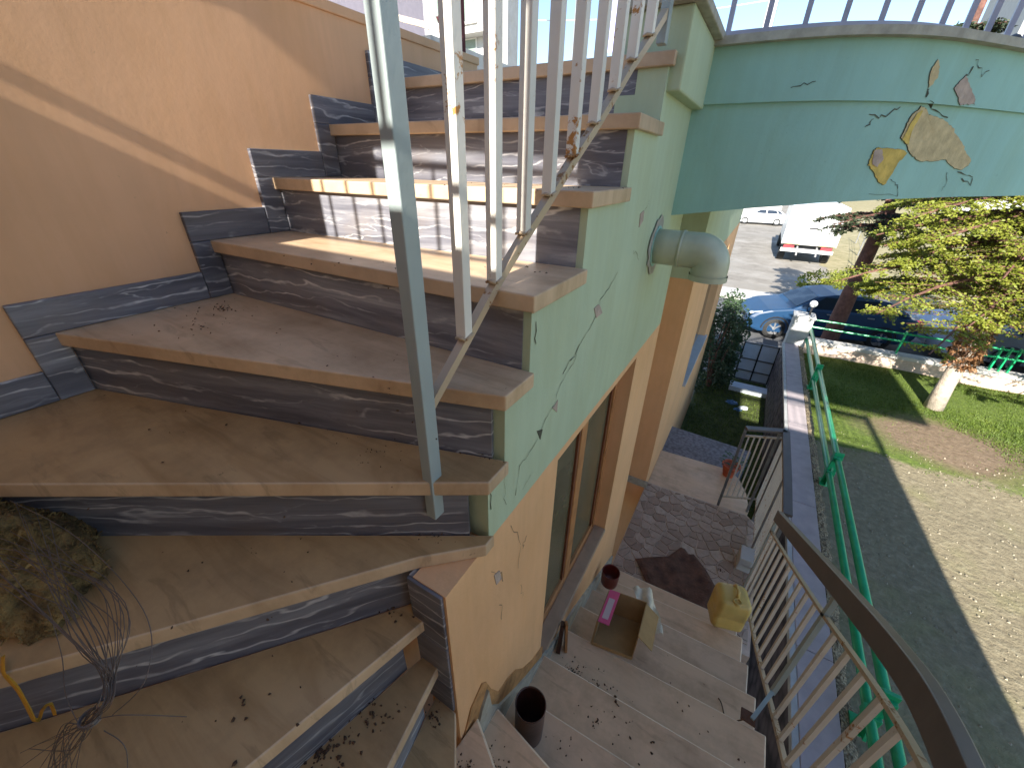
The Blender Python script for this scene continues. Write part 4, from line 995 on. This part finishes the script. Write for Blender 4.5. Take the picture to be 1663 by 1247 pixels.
for k, (p_, c_) in enumerate((([(-1.10, -.02, Z(6)+.15), (-.85, .015, Z(6)+.17), (-.62, .02, Z(6)+.16), (-.55, -.015, Z(6)+.12), (-.57, -.06, Z(6)+.08)], 'baluster'),
                       ([(-.585, -.075, Z(6)+.08), (-.54, -.05, Z(6)+.10), (-.50, -.01, Z(6)+.06)], 'wire'),
                       ([(-.585, -.075, Z(6)+.05), (-.55, -.07, Z(6)+.03), (-.53, -.10, Z(6)-.03)], 'wire'),
                       ([(-.60, -.09, Z(6)+.05), (-.66, -.085, Z(6)+.07), (-.73, -.07, Z(6)+.075), (-.77, -.05, Z(6)+.14)], 'wire'))):
    MB().tube(spline(p_), .0006, 5).build('strand', M['wire'], wr)
MB().tube([(tie.x+.011*math.cos(t), tie.y+.011*math.sin(t), tie.z+.004*math.sin(t/5)) for t in [i*.5 for i in range(40)]], .0012, 4).build('tie', M['wire'], wr)
tp2 = MB(); Pt = [(-.885, -.125, -.716), (-.855, -.132, -.722), (-.825, -.131, -.742), (-.804, -.135, -.770), (-.806, -.140, -.800), (-.822, -.138, -.818), (-.843, -.132, -.825), (-.850, -.125, -.835), (-.838, -.128, -.850)]
Pt = spline(Pt, 5); vs = []
for i, p_ in enumerate(Pt):
    w_ = .009*(1+.3*math.sin(i*.9)); vs += [(p_[0]-w_*.8, p_[1], p_[2]-w_*.35), (p_[0], p_[1]-.004, p_[2]+.002), (p_[0]+w_*.8, p_[1], p_[2]+w_*.45)]
tp2.add(vs, [(i*3+k, i*3+k+1, (i+1)*3+k+1, (i+1)*3+k) for i in range(len(Pt)-1) for k in range(2)])
tag(tp2.build('tape_strip', M['tape'], smooth=True), 'twisted strip of yellow tape hanging over the marble riser at lower left', 'tape')
# thin cable lying on the lower steps
MB()
o = MB().tube(spline([(.38, 1.44, Z(16)+.01), (.42, 1.33, Z(15)+.008), (.46, 1.26, Z(15)+.006), (.50, 1.215, Z(14)+.012)]), .0028, 6).build('thin_cable', M['dirt']); tag(o, 'thin dark cable running over the lower steps to the railing foot', 'cable')

# ================================================================== STREET AND YARD
# ---------- vehicles
def wheel(name, parent, c, r, w, ax, seg=24):
    """c centre, ax unit axle vector (horizontal)"""
    t = MB(); c = Vector(c); ax = Vector(ax).normalized(); u = Vector((0, 0, 1)); v = ax.cross(u)
    prof = [(r*.62, -w/2), (r*.92, -w/2), (r, -w*.35), (r, w*.35), (r*.92, w/2), (r*.62, w/2)]
    vs = [c+ax*b_+(u*math.cos(a)+v*math.sin(a))*p_ for p_, b_ in prof for a in [2*math.pi*k/seg for k in range(seg)]]
    t.add(vs, [(i*seg+k, i*seg+(k+1) % seg, (i+1)*seg+(k+1) % seg, (i+1)*seg+k) for i in range(len(prof)-1) for k in range(seg)])
    o = t.build(name, M['rubber'], parent, smooth=True)
    rim = MB(); rim.tube([c-ax*w*.10, c+ax*w*.0], r*.63, seg)
    for s_ in (-1, 1):
        for k in range(7):
            a = 2*math.pi*k/7; d = u*math.cos(a)+v*math.sin(a); rim.bar(c+ax*s_*w*.40+d*r*.1, c+ax*s_*w*.40+d*r*.60, r*.14, .015, up=ax)
        rim.tube([c+ax*s_*w*.36, c+ax*s_*w*.45], r*.14, 10)
        rim.tube([c+ax*s_*w*.30, c+ax*s_*w*.47], [r*.66, r*.60], seg, caps=False)
    rim.build('rim', M['chrome'], o)
    return o
def car(name, org, ang, label, group, paint, length=4.35, width=1.74, h=1.44, van=False):
    """side profile along local +x (front at 0), body lofted over the width, then turned and moved"""
    t = empty(name, org, label, 'car' if not van else 'van', group)
    ca, sa = math.cos(ang), math.sin(ang)
    def Wp(x, y, z): return (org[0]+x*ca-y*sa, org[1]+x*sa+y*ca, org[2]+z)
    s = length/4.35; kx = lambda x: x*s
    lower = [(0.05, .30), (0, .45), (.04, .62), (.18, .74), (.55, .86), (1.15, .96), (1.30, .98), (3.55, 1.0), (4.05, .98), (4.27, .92), (4.35, .70), (4.33, .45), (4.25, .28), (3.95, .22), (.35, .20)]
    if van: lower = [(0.05, .30), (0, .55), (.05, .80), (.35, 1.0), (.75, 1.12), (1.0, 1.14), (4.30, 1.14), (4.35, .70), (4.33, .40), (4.25, .28), (3.95, .24), (.35, .22)]
    roof = [(1.12, .96), (1.75, 1.34), (2.15, 1.42), (2.9, 1.43), (3.5, 1.34), (4.08, .99)] if not van else [(.85, 1.12), (1.35, 1.62), (1.7, 1.78), (3.9, 1.80), (4.25, 1.70), (4.30, 1.14)]
    if van: h = 1.8
    def hull(prof, half, tumble, mat, nm, parent=t, nn=9):
        m_ = MB(); n_ = len(prof); vs = []; zmin = min(p[1] for p in prof); zmax = max(p[1] for p in prof)
        secs = [(-1, .93, .02), (-.97, .985, .0), (-.85, 1, 0), (0, 1, 0), (.85, 1, 0), (.97, .985, 0), (1, .93, .02)]
        for (f, sc, dz) in secs:
            cx0 = sum(p[0] for p in prof)/n_
            for (x, z) in prof:
                tz_ = (z-zmin)/(zmax-zmin); yy = f*half*(1-tumble*tz_**1.2)
                vs.append(Wp(kx(cx0+(x-cx0)*sc), yy, zmin+(z-zmin)*(sc if f in (-1, 1) else 1)+dz))
        fs = [(j*n_+i, j*n_+(i+1) % n_, (j+1)*n_+(i+1) % n_, (j+1)*n_+i) for j in range(len(secs)-1) for i in range(n_)]
        fs += [tuple(range(n_))[::-1], tuple((len(secs)-1)*n_+i for i in range(n_))]
        m_.add(vs, fs); return m_.build(nm, mat, parent, smooth=False, bevel=.02)
    body = hull(lower, width/2, .03, paint, 'body')
    cab = hull(roof+[(roof[0][0], roof[0][1]-.02)], width/2*.93, .22, paint, 'roof')
    # windows just proud of the cabin
    hw = width/2*.93; z0 = roof[0][1]; z1 = max(p[1] for p in roof)
    def side(xa0, xa1, xb0, xb1, za, zb, sgn, nm='window', mat=M['cglass']):
        def Y(z): return sgn*(hw*(1-.22*((z-roof[0][1]+.02)/(z1-roof[0][1]+.02))**1.2)+.006)
        m_ = MB(); q = [Wp(kx(xa0), Y(za), za), Wp(kx(xa1), Y(za), za), Wp(kx(xb1), Y(zb), zb), Wp(kx(xb0), Y(zb), zb)]
        q2 = [Wp(kx(xa0), Y(za)*.98, za), Wp(kx(xa1), Y(za)*.98, za), Wp(kx(xb1), Y(zb)*.98, zb), Wp(kx(xb0), Y(zb)*.98, zb)]
        m_.add(q+q2, [(0, 1, 2, 3), (7, 6, 5, 4), (0, 4, 5, 1), (1, 5, 6, 2), (2, 6, 7, 3), (3, 7, 4, 0)]); m_.build(nm, mat, t)
    for sgn in (-1, 1):
        if not van:
            side(1.45, 2.42, 1.90, 2.42, 1.02, 1.34, sgn); side(2.50, 3.40, 2.50, 3.22, 1.02, 1.33, sgn); side(3.46, 3.86, 3.30, 3.48, 1.02, 1.28, sgn)
        else:
            side(1.15, 1.95, 1.50, 1.95, 1.20, 1.62, sgn); side(2.05, 2.9, 2.05, 2.9, 1.20, 1.62, sgn); side(3.0, 4.1, 3.0, 4.0, 1.20, 1.62, sgn)
    # windscreens
    def screen(a, b_, nm):
        (x0, z0_), (x1, z1_) = a, b_; hb = hw*.90; ht = hw*.74; d = Vector((x1-x0, 0, z1_-z0_)); nrm = Vector((-d.z, 0, d.x)).normalized()*.012
        if nrm.z < 0: nrm = -nrm
        q = [(x0, -hb, z0_), (x0, hb, z0_), (x1, ht, z1_), (x1, -ht, z1_)]
        vs = [Wp(kx(x+nrm.x), y, z+nrm.z) for x, y, z in q]+[Wp(kx(x-nrm.x), y, z-nrm.z) for x, y, z in q]
        MB().add(vs, [(0, 1, 2, 3), (7, 6, 5, 4), (0, 4, 5, 1), (1, 5, 6, 2), (2, 6, 7, 3), (3, 7, 4, 0)]).build(nm, M['cglass'], t)
    if not van: screen((1.22, 1.02), (1.72, 1.32), 'windscreen'); screen((4.0, 1.04), (3.55, 1.31), 'rear_window')
    else: screen((.92, 1.19), (1.32, 1.59), 'windscreen')
    r = .315*s
    for x in (.80, 3.50):
        for sgn in (-1, 1):
            cpos = Wp(kx(x), sgn*(width/2-.09), r); wheel('wheel', t, cpos, r, .20, (-sa, ca, 0))
            ar = MB(); P = [Wp(kx(x)+(r+.05)*math.cos(a), sgn*(width/2+.002), r+(r+.05)*math.sin(a)) for a in [math.pi*k/10 for k in range(11)]]
            ar.tube(P, .022, 5); ar.build('wheel_arch', M['dark'], t)
    for sgn in (-1, 1):
        MB().bar(Wp(kx(.10), sgn*width*.36, .66), Wp(kx(.40), sgn*width*.44, .76), .17, .10).build('headlight', M['lens'], t)
        MB().bar(Wp(kx(4.16), sgn*width*.455, .86), Wp(kx(4.34), sgn*width*.40, .80), .16, .20).build('tail_light', M['red_lens'], t)
        MB().bar(Wp(kx(1.50), sgn*(width/2+.02), 1.02), Wp(kx(1.58), sgn*(width/2+.10), 1.06), .14, .11).build('mirror', paint, t, bevel=.02)
        MB().bar(Wp(kx(1.3), sgn*(width/2+.003), .50), Wp(kx(3.1), sgn*(width/2+.003), .50), .02, .05).build('sill_trim', M['dark'], t)
        for x in (2.0, 3.0): MB().bar(Wp(kx(x), sgn*(width/2+.0), .90), Wp(kx(x+.16), sgn*(width/2+.0), .90), .03, .025).build('handle', M['chrome'], t)
    MB().bar(Wp(-.01, -.26, .38), Wp(-.01, .26, .38), .02, .11).build('number_plate', M['lens'], t)
    MB().bar(Wp(kx(4.37), -.26, .48), Wp(kx(4.37), .26, .48), .02, .11).build('number_plate', M['lens'], t)
    MB().bar(Wp(.03, -.45, .55), Wp(.03, .45, .55), .05, .10).build('grille', M['dark'], t)
    return t
car('blue_car', (.12, 14.45, L+.01), math.radians(14), 'dark blue hatchback parked behind the gate pillar and the trees', 'cars parked along the street', M['blue_paint'])
car('white_van', (4.75, 15.15, L+.01), math.radians(10), 'pale blue white small van parked behind the blue hatchback', 'cars parked along the street', M['paleblue'], 4.2, 1.8, van=True)
car('silver_car', (9.6, 15.9, L+.01), math.radians(190), 'silver grey car parked at the far right behind the tree', 'cars parked along the street', M['silver'])
# wheelie of far vehicles
car('distant_white_car', (-2.5, 48, L+.01), math.radians(4), 'white car far off behind the box lorry', 'cars at the back of the lot', M['white_paint'])
# ---------- box lorry
tk = empty('box_lorry', (2.6, 31, L), 'white box lorry seen from behind on the pale gravel lot', 'lorry')
TX0, TX1, TY = 1.14, 3.67, 27.6
MB().box(TX0, TX1, TY, TY+6.2, L+1.0, L+2.95).build('box_body', M['white_paint'], tk, bevel=.03)
MB().box(TX0+.05, TX1-.05, TY-.05, TY-.004, L+1.02, L+2.55).build('tail_lift', M['white_plaster'], tk, bevel=.02)
MB().box(TX0+.03, TX1-.03, TY-.03, TY-.004, L+2.58, L+2.92).build('rear_header', M['white_paint'], tk, bevel=.01)
for a_, b_ in ((TX0+.07, TX0+.85), (TX1-.85, TX1-.07)):
    MB().box(a_, b_, TY-.062, TY-.052, L+1.04, L+1.20).build('reflective_strip', M['yellow'], tk)
MB().box(2.20, 2.60, TY-.062, TY-.052, L+1.85, L+1.92).build('handle', M['dark'], tk)
MB().box(2.17, 2.65, TY-.058, TY-.052, L+1.55, L+1.80).build('door_panel', M['label'], tk)
for x in (1.75, 3.05): MB().box(x-.02, x+.02, TY-.07, TY-.052, L+1.25, L+2.5).build('lift_rib', M['white_paint'], tk)
MB().box(TX0+.05, TX1-.05, TY+.02, TY+.14, L+.62, L+.80).build('bumper', M['white_paint'], tk, bevel=.01)
for x in (TX0+.15, TX1-.65): MB().box(x, x+.5, TY-.02, TY+.02, L+.82, L+.97).build('tail_light', M['red_lens'], tk)
MB().box(2.12, 2.66, TY+.0, TY+.02, L+.63, L+.76).build('number_plate', M['lens'], tk)
for x in (1.95, 2.85): MB().bar((x, TY+.2, L+.95), (x+.05, TY-.02, L+.45), .08).build('lift_arm', M['steel_dull'], tk)
MB().box(TX0+.1, TX1-.1, TY+.3, TY+7.5, L+.7, L+.98).build('chassis', M['dark'], tk)
for y in (TY+1.2, TY+6.6):
    for x in (TX0+.2, TX1-.2): wheel('wheel', tk, (x, y, L+.44), .44, .35, (1, 0, 0), 18)
MB().box(TX0+.2, TX1-.2, TY+6.3, TY+8.0, L+.8, L+2.7).build('cab', M['white_paint'], tk, bevel=.08)
MB().box(TX0+.1, TX0+.18, TY+6.0, TY+6.1, L+1.7, L+2.2).build('mirror', M['dark'], tk)

# ---------- gate, junk, kerb in the yard
gt = empty('sheet_gate', (.75, 10.2, L), 'pale blue sheet metal gate between bush and garden wall', 'gate')
x0, x1, z0, z1 = .36, 1.06, L+.06, -3.50
MB().box(x0, x1, 10.20, 10.21, z0, z1).build('sheet', M['panel'], gt)
for x in (x0, lerp(x0, x1, .5), x1): MB().box(x-.015, x+.015, 10.17, 10.198, z0, z1+.02).build('upright', M['dark'], gt)
for z in (z0, -4.2, -3.9, z1): MB().box(x0, x1, 10.175, 10.197, z-.012, z+.012).build('crossbar', M['steel_dull'], gt)
tag(MB().box(.30, 1.06, 9.35, 9.65, L+.085, L+.20).build('concrete_step', M['panel'], bevel=.01), 'pale concrete step lying in front of the sheet metal gate', 'step')
rr = random.Random(9)
for i, (x, y, w, lab) in enumerate(((.42, 8.75, .12, 'crumpled blue plastic bag in the yard grass near the bush'), (.66, 8.62, .09, 'small pale blue crumpled bag nearest the garden wall base'), (.55, 8.50, .08, 'flattened grey blue plastic scrap in the middle of the yard grass'))):
    m_ = MB(); vs = []
    for j in range(7):
        for k in range(12):
            a = 2*math.pi*k/12; b_ = math.pi/2*j/6; q = 1+rr.uniform(-.3, .25); vs.append((x+w*math.cos(a)*math.cos(b_)*q, y+w*.7*math.sin(a)*math.cos(b_)*q, L+.075+w*.6*math.sin(b_)*q))
    m_.add(vs, [(j*12+k, j*12+(k+1) % 12, (j+1)*12+(k+1) % 12, (j+1)*12+k) for j in range(6) for k in range(12)])
    tag(m_.build('plastic_bag', M['bluebag'] if i != 1 else M['panel']), lab, 'bag')
# purple boundary stones on the yard side of the garden wall
rr = random.Random(31)
for j in range(5):
    y = 5.2+rr.uniform(0, .2)
    while y < 10:
        w = rr.uniform(.22, .42); MB().box(1.052, 1.069, y, y+w-.02, -4.40+j*.20, -4.40+j*.20+.18).build('stone', M['purple_stone'], gw, bevel=.006); y += w

# ---------- vegetation
def leafcloud(pts_fn, n, ln, wd, rr, droop=.2, flat=0.0):
    m_ = MB(); vs = []; fs = []
    for _ in range(n):
        c, d0 = pts_fn(); d = (Vector(d0)+Vector((rr.gauss(0, .45), rr.gauss(0, .45), rr.gauss(0, .3)-droop))).normalized()
        l = ln*rr.uniform(.5, 1.3); e = d.cross(Vector((rr.gauss(0, 1)*(1-flat), rr.gauss(0, 1)*(1-flat)-flat*.7, rr.gauss(0, 1)*(1-flat)+flat))).normalized()*wd*rr.uniform(.6, 1.3)
        c = Vector(c); o = len(vs); vs += [c-e*.3, c+d*l*.5+e, c+d*l, c+d*l*.5-e]; fs.append((o, o+1, o+2, o+3))
    m_.v = [tuple(v) for v in vs]; m_.f = fs; m_.mi = [0]*len(fs); return m_
def bush(name, c, rx_, ry_, h, n, label, seed, mat='bush', ln=.07, wd=.022):
    rr = random.Random(seed); t = empty(name, c, label, 'bush')
    st_ = MB()
    for k in range(9):
        a = rr.uniform(0, 6.28); st_.tube([(c[0], c[1], c[2]), (c[0]+rx_*.4*math.cos(a), c[1]+ry_*.4*math.sin(a), c[2]+h*.5), (c[0]+rx_*.7*math.cos(a+.3), c[1]+ry_*.7*math.sin(a+.3), c[2]+h*.85)], [.03, .018, .006], 5)
    st_.build('stems', M['bark_red'], t)
    cl = [(rr.uniform(-1, 1), rr.uniform(-1, 1), rr.uniform(.08, 1)) for _ in range(60)]
    def f():
        while True:
            q = rr.choice(cl); x, y, z = q[0]+rr.gauss(0, .13), q[1]+rr.gauss(0, .13), q[2]+rr.gauss(0, .07)
            if x*x+y*y+((z-.45)/.62)**2 < 1.1 and z > 0: break
        return (c[0]+x*rx_, c[1]+y*ry_, c[2]+z*h), (x, y, .4)
    leafcloud(f, n, ln, wd, rr).build('foliage', M[mat], t)
bush('laurel_bush', (-.12, 9.3, L), .48, .75, 2.15, 9000, 'tall dark laurel bush between the house corner and the sheet gate', 41)

def conifer(name, base, h_trunk, r0, top, layers, label, seed, mat, n_leaf, cr, z_lo, z_hi, bark, lean=(0, 0), ln=.085, wd=.016, skipfrac=0.0, cat='tree'):
    rr = random.Random(seed); t = empty(name, base, label, cat); b_ = Vector(base)
    tr_ = MB(); P = []; rs = []
    for i in range(15):
        f = i/14; P.append((b_.x+lean[0]*f+.03*mn.noise(Vector((f*5, seed, 0))), b_.y+lean[1]*f+.03*mn.noise(Vector((f*5, seed, 9))), b_.z+h_trunk*f)); rs.append(r0*(1-.75*f)*(1+.15*max(0, .06-f)/.06))
    tr_.tube(P, rs, 14); trk = tr_.build('trunk', M[bark], t, smooth=True)
    br = MB(); spots = []
    for j in range(layers):
        z = lerp(z_lo, z_hi, (j+rr.uniform(-.3, .3))/max(1, layers-1)); fz_ = (z-z_lo)/(z_hi-z_lo); f = (z-b_.z)/h_trunk; cx0 = b_.x+lean[0]*f; cy0 = b_.y+lean[1]*f
        nb = rr.randint(5, 8); a0 = rr.uniform(0, 6.28)
        for k in range(nb):
            a = a0+2*math.pi*k/nb+rr.uniform(-.25, .25); Lb = cr*(1-.55*fz_)*rr.uniform(.65, 1.12); dirv = Vector((math.cos(a), math.sin(a), 0)); side = Vector((-math.sin(a), math.cos(a), 0))
            pts = []
            for q in range(6):
                u = q/5; pts.append(Vector((cx0, cy0, z))+dirv*Lb*u+Vector((0, 0, .10*u-.42*u*u*Lb/1.8))+side*.08*math.sin(u*3+k))
            br.tube(pts, [.028*(1-.8*q/5)+.004 for q in range(6)], 5)
            for q in range(20):
                u = rr.uniform(.18, 1.02); i = min(4, int(u*5)); p_ = pts[i].lerp(pts[i+1], u*5-i) if u < 1 else pts[5]
                for sg in (-1, 1):
                    sl_ = Lb*.34*(1.15-u)*rr.uniform(.6, 1.2)+.05; e = p_+side*sg*sl_+dirv*sl_*.55+Vector((0, 0, -.10*sl_-rr.uniform(0, .05)))
                    spots.append((p_, e)); br.bar(p_, e, .006, .006)
    br.build('limbs', M['bark_red'], t)
    def f():
        p_, e = rr.choice(spots); u = rr.uniform(0, 1.05); c = p_.lerp(e, u); d = (e-p_).normalized(); s_ = d.cross(Vector((0, 0, 1)))*rr.choice((-1, 1))
        return c+Vector((rr.gauss(0, .022), rr.gauss(0, .022), rr.gauss(0, .016))), d*.6+s_*.7
    leafcloud(f, n_leaf, ln, wd, rr, .10, .55).build('crown', M[mat], t)
    return t, trk
tA, tk_ = conifer('green_conifer', (3.33, 8.65, G), 6.2, .115, 0, 18, 'yellow green spreading conifer with pale trunk in the garden', 61, 'needles', 230000, 2.3, -1.55, 1.7, 'bark', (-.12, 0), .042, .013)
# dry ivy leaves clinging round the upper part of the pale trunk
rr = random.Random(77)
def fi():
    a = rr.uniform(0, 6.28); z = rr.uniform(G+.80, G+2.1); f = (z-G)/6.2; r_ = .125*(1-.75*f)+.02+rr.uniform(0, .05); return (3.33-.12*f+r_*math.cos(a), 8.65+r_*math.sin(a), z), (math.cos(a), math.sin(a), -.8)
leafcloud(fi, 1500, .07, .022, rr).build('dry_ivy', M['deadleaf'], tA)
conifer('dark_conifer', (2.35, 13.0, L), 7.5, .21, 0, 9, 'dark red trunked conifer beyond the kerb wall between lorry and garden tree', 62, 'dark_needles', 15000, 1.25, -1.2, 2.6, 'bark_red', (.10, 0), .10, .022)
conifer('right_conifer', (6.3, 9.3, G), 6.5, .16, 0, 12, 'second yellow green conifer at the right edge of the garden', 63, 'needles', 100000, 2.4, -1.7, 1.6, 'bark', (0, 0), .055, .017)
conifer('street_conifer', (6.2, 12.6, L), 7.0, .18, 0, 12, 'tall green conifer across the kerb wall behind the garden trees', 64, 'needles', 110000, 2.7, -2.2, 2.0, 'bark', (0, 0), .065, .022)
bush('low_shrub', (3.35, 20.6, L), 1.4, .9, 1.0, 3500, 'low dry olive shrub at the roadside behind the conifers', 43, 'needles', .12, .03)
bush('hedge_shrub', (8.5, 12.2, L), 1.8, .7, 1.5, 6000, 'pale dusty shrub at far right between kerb wall and parked cars', 44, 'needles', .10, .03)
# grass tufts in the garden and yard
rr = random.Random(15); m_ = MB(); vs = []; fs = []
def blade(x, y, z, h):
    a = rr.uniform(0, 6.28); w = .006; o = len(vs); dx, dy = math.cos(a)*w, math.sin(a)*w; lx, ly = rr.gauss(0, h*.4), rr.gauss(0, h*.4)
    vs.extend([(x-dx, y-dy, z), (x+dx, y+dy, z), (x+lx, y+ly, z+h)]); fs.append((o, o+1, o+2))
cnt = 0
while cnt < 42000:
    x = rr.uniform(1.5, 7.5); y = rr.uniform(6.3, 10.15)
    d = math.hypot((x-2.9)*.75, y-7.35)+.8*(mn.noise(Vector((x*1.1, y*1.1, 0)))*.5)
    if d < .75 and rr.random() < .9: continue
    if y < 6.75+.25*mn.noise(Vector((x*1.3, 0, 4))) and rr.random() < .8: continue
    blade(x, y, G-.01, rr.uniform(.02, .05)); cnt += 1
for _ in range(9000):
    blade(rr.uniform(-.3, 1.04), rr.uniform(5.0, 10), L+.075, rr.uniform(.02, .06))
m_.v, m_.f, m_.mi = vs, fs, [0]*len(fs); tag(m_.build('grass', M['grass'], loc=(3, 8, G)), kind='stuff')
# pebbles over the bare garden
m_ = MB()
for _ in range(1500):
    x = rr.uniform(1.5, 6.5); y = rr.uniform(.2, 6.9); r_ = rr.uniform(.004, .014)*rr.choice((.6, .8, 1, 1.2)); t = rr.uniform(0, 3)
    q = [(x+r_*math.cos(t+u)*rr.uniform(.7, 1.2), y+r_*math.sin(t+u)*rr.uniform(.7, 1.2), G+.002) for u in (0, 1.57, 3.14, 4.71)]+[(x, y, G+.012+r_*.5)]
    q = [(a, b_, c_+.035*mn.noise(Vector((a*.8, b_*.8, 0)))) for a, b_, c_ in q]
    m_.add(q, [(i, (i+1) % 4, 4) for i in range(4)])
tag(m_.build('gravel', M['gravel'], loc=(3, 3, G)), kind='stuff')

# ---------- roadside post and wire fence of the lot
fe = empty('wire_fence', (5, 22, L), 'grey wire fence with thin posts along the gravel lot', 'fence')
fp = [(3.6, 20.3), (4.4, 24), (5.0, 28), (5.6, 33), (6.2, 39)]
for (x, y) in fp: MB().box(x-.03, x+.03, y-.03, y+.03, L, L+1.5).build('post', M['steel_dull'], fe)
for i in range(len(fp)-1):
    for z in (.4, .9, 1.4): MB().bar((*fp[i], L+z), (*fp[i+1], L+z), .012).build('wire', M['steel_dull'], fe)
tag(MB().box(-14, 1.2, 52, 52.4, L, L+1.7).build('distant_wall', M['kerb']), 'long low white wall at the back of the gravel lot', 'wall')

# ---------- buildings above the terrace edge
def block(name, x0, x1, y0, y1, z1, label, mat, wins, roof=None):
    t = empty(name, ((x0+x1)/2, (y0+y1)/2, L), label, 'building')
    MB().box(x0, x1, y0, y1, L, z1).build('wall', M[mat], t)
    for (xa, za, w, h) in wins:
        w_ = MB().box(xa, xa+w, y0-.05, y0-.004, za, za+h).build('window', M['white_paint'], t)
        MB().box(xa+.08, xa+w-.08, y0-.07, y0-.052, za+.08, za+h-.08).build('pane', M['shutter'], w_)
        MB().box(xa-.1, xa+w+.1, y0-.16, y0-.004, za-.12, za-.02).build('sill', M['kerb'], w_)
    if roof: MB().box(x0-.5, x1+.5, y0-.8, y1+.5, z1, z1+.35).build('roof', M[roof], t)
    return t
bl = block('white_apartment_block', -30, -18.5, 30, 31.4, 16, 'white apartment block with blue windows behind the balustrade', 'white_plaster', [(-22.3, 6.6, 1.2, 1.5), (-20.4, 6.2, .8, 1.3), (-22.3, 9.0, 1.2, 1.5), (-20.4, 9.0, .8, 1.3), (-25.5, 6.6, 1.4, 1.5), (-25.5, 9.2, 1.4, 1.5), (-22.3, 3.5, 1.2, 1.5), (-28.5, 6.6, 1.4, 1.5)])
MB().box(-22.8, -19.6, 28.9, 29.99, 8.1, 8.3).build('balcony', M['kerb'], bl)
nb = empty('neighbour_house', (-6, 6.5, L), 'white plastered neighbour house with brown eave over the stairwell wall', 'building')
MB().box(-9.5, -3.55, 4.2, 9.5, L, 1.22).build('wall', M['white_plaster'], nb)
MB().bar((-4.1, 4.05, 1.42), (-3.2, 4.05, 1.18), .05, .05).build('eave', M['bark'], nb)
MB().box(-12.5, -8.2, 6.2, 9.5, 1.22, 4.2).build('upper_wall', M['label'], nb)
tag(MB().box(-3.07, -3.0, 4.0, 4.07, L, 3.5).build('red_pole', M['maroon']), 'dark red square pole rising behind the stairwell wall', 'pole')
m_ = MB(); vs = []
for j in range(9):
    for k in range(10):
        a = 2*math.pi*k/10; r_ = .12*math.sin(math.pi*(j+.6)/9.5)*(1+.4*mn.noise(Vector((j*.9, k*.8, 1)))); vs.append((-3.24+j*.028+r_*.8*math.cos(a), 4.0+r_*math.sin(a), 1.28-j*.030+r_*.5*math.sin(a*2)))
m_.add(vs, [(j*10+k, j*10+(k+1) % 10, (j+1)*10+(k+1) % 10, (j+1)*10+k) for j in range(8) for k in range(10)]); tag(m_.build('hanging_awning', M['maroon'], smooth=True), 'bunched dark maroon awning cloth hanging at the neighbour eave', 'awning')
lb = block('street_building', 20.5, 65, 85, 105, 26, 'white building with orange eave at upper right beyond the terrace railing', 'white_plaster', [(23+5.0*i, 19, 2.6, 4) for i in range(7)], 'rooftile')
block('far_white_house', -4.2, .45, 90, 100, 19.6, 'small white house top between the terrace railing bars', 'white_plaster', [(-2.9, 14.0, 1.8, 2.4)])
tag(MB().box(-8.2, -6.9, 90, 91.3, L, 38).build('white_chimney', M['white_plaster']), 'tall slim white chimney behind the terrace railing', 'chimney')
for i, (a, b_) in enumerate((((-9, 12, 5.2), (6, 9.5, 3.9)), ((-3.5, 6, 1.95), (1.5, 6.5, 2.05)), ((-3.5, 6.1, 1.75), (1.5, 6.6, 1.86)))):
    lab = ['dark overhead cable crossing the sky behind the balustrade', 'upper white washing line stretched above the terrace', 'lower white washing line stretched above the terrace'][i]
    P = [Vector(a).lerp(Vector(b_), t/12)-Vector((0, 0, .5*(1-(2*t/12-1)**2)*.35)) for t in range(13)]
    tag(MB().tube(P, .008 if i == 0 else .005, 4).build('overhead_cable' if i == 0 else 'washing_line', M['dark'] if i == 0 else M['linen']), lab, 'cable' if i == 0 else 'line')
def cloth(name, xa, xb, y, z0, z1, mat, label, seed):
    m_ = MB(); rr = random.Random(seed); vs = []; n = 10
    for j in range(n+1):
        for i in range(9):
            x = lerp(xa, xb, i/8); vs.append((x, y+.025*math.sin(i*1.7+j*.4)+rr.uniform(-.004, .004), lerp(z1, z0, j/n)+rr.uniform(-.003, .003)))
    k = len(vs); vs += [(a, b_+.006, c_) for a, b_, c_ in vs]
    fs = [(j*9+i, j*9+i+1, (j+1)*9+i+1, (j+1)*9+i) for j in range(n) for i in range(8)]
    m_.add(vs, fs+[tuple(k+q for q in f)[::-1] for f in fs]); tag(m_.build(name, mat, smooth=True), label, 'laundry', 'laundry on the terrace line')
cloth('hanging_towel', -3.00, -2.86, 8.0, 1.70, 2.55, M['lilac'], 'pale lilac towel hanging leftmost on the washing line', 1)
cloth('hanging_shirt', -2.90, -2.76, 8.06, 1.74, 2.20, M['orange'], 'orange cloth hanging between lilac and cream laundry', 2)
cloth('hanging_sheet', -2.71, -2.55, 8.0, 1.76, 2.28, M['cream'], 'cream yellow cloth hanging rightmost on the washing line', 3)
tag(MB().tube([(-3.6, 8.03, 2.56), (-2.0, 8.03, 2.54)], .006, 5).build('laundry_line', M['linen']), 'short line above the terrace carrying the laundry', 'line')
for x in (-3.6, -2.0):
    tag(MB().box(x-.02, x+.02, 8.01, 8.05, TOP-.004, 2.6).build('line_post', M['steel_dull']), 'thin steel post of the laundry line at its %s end' % ('left' if x < -3 else 'right'), 'post')
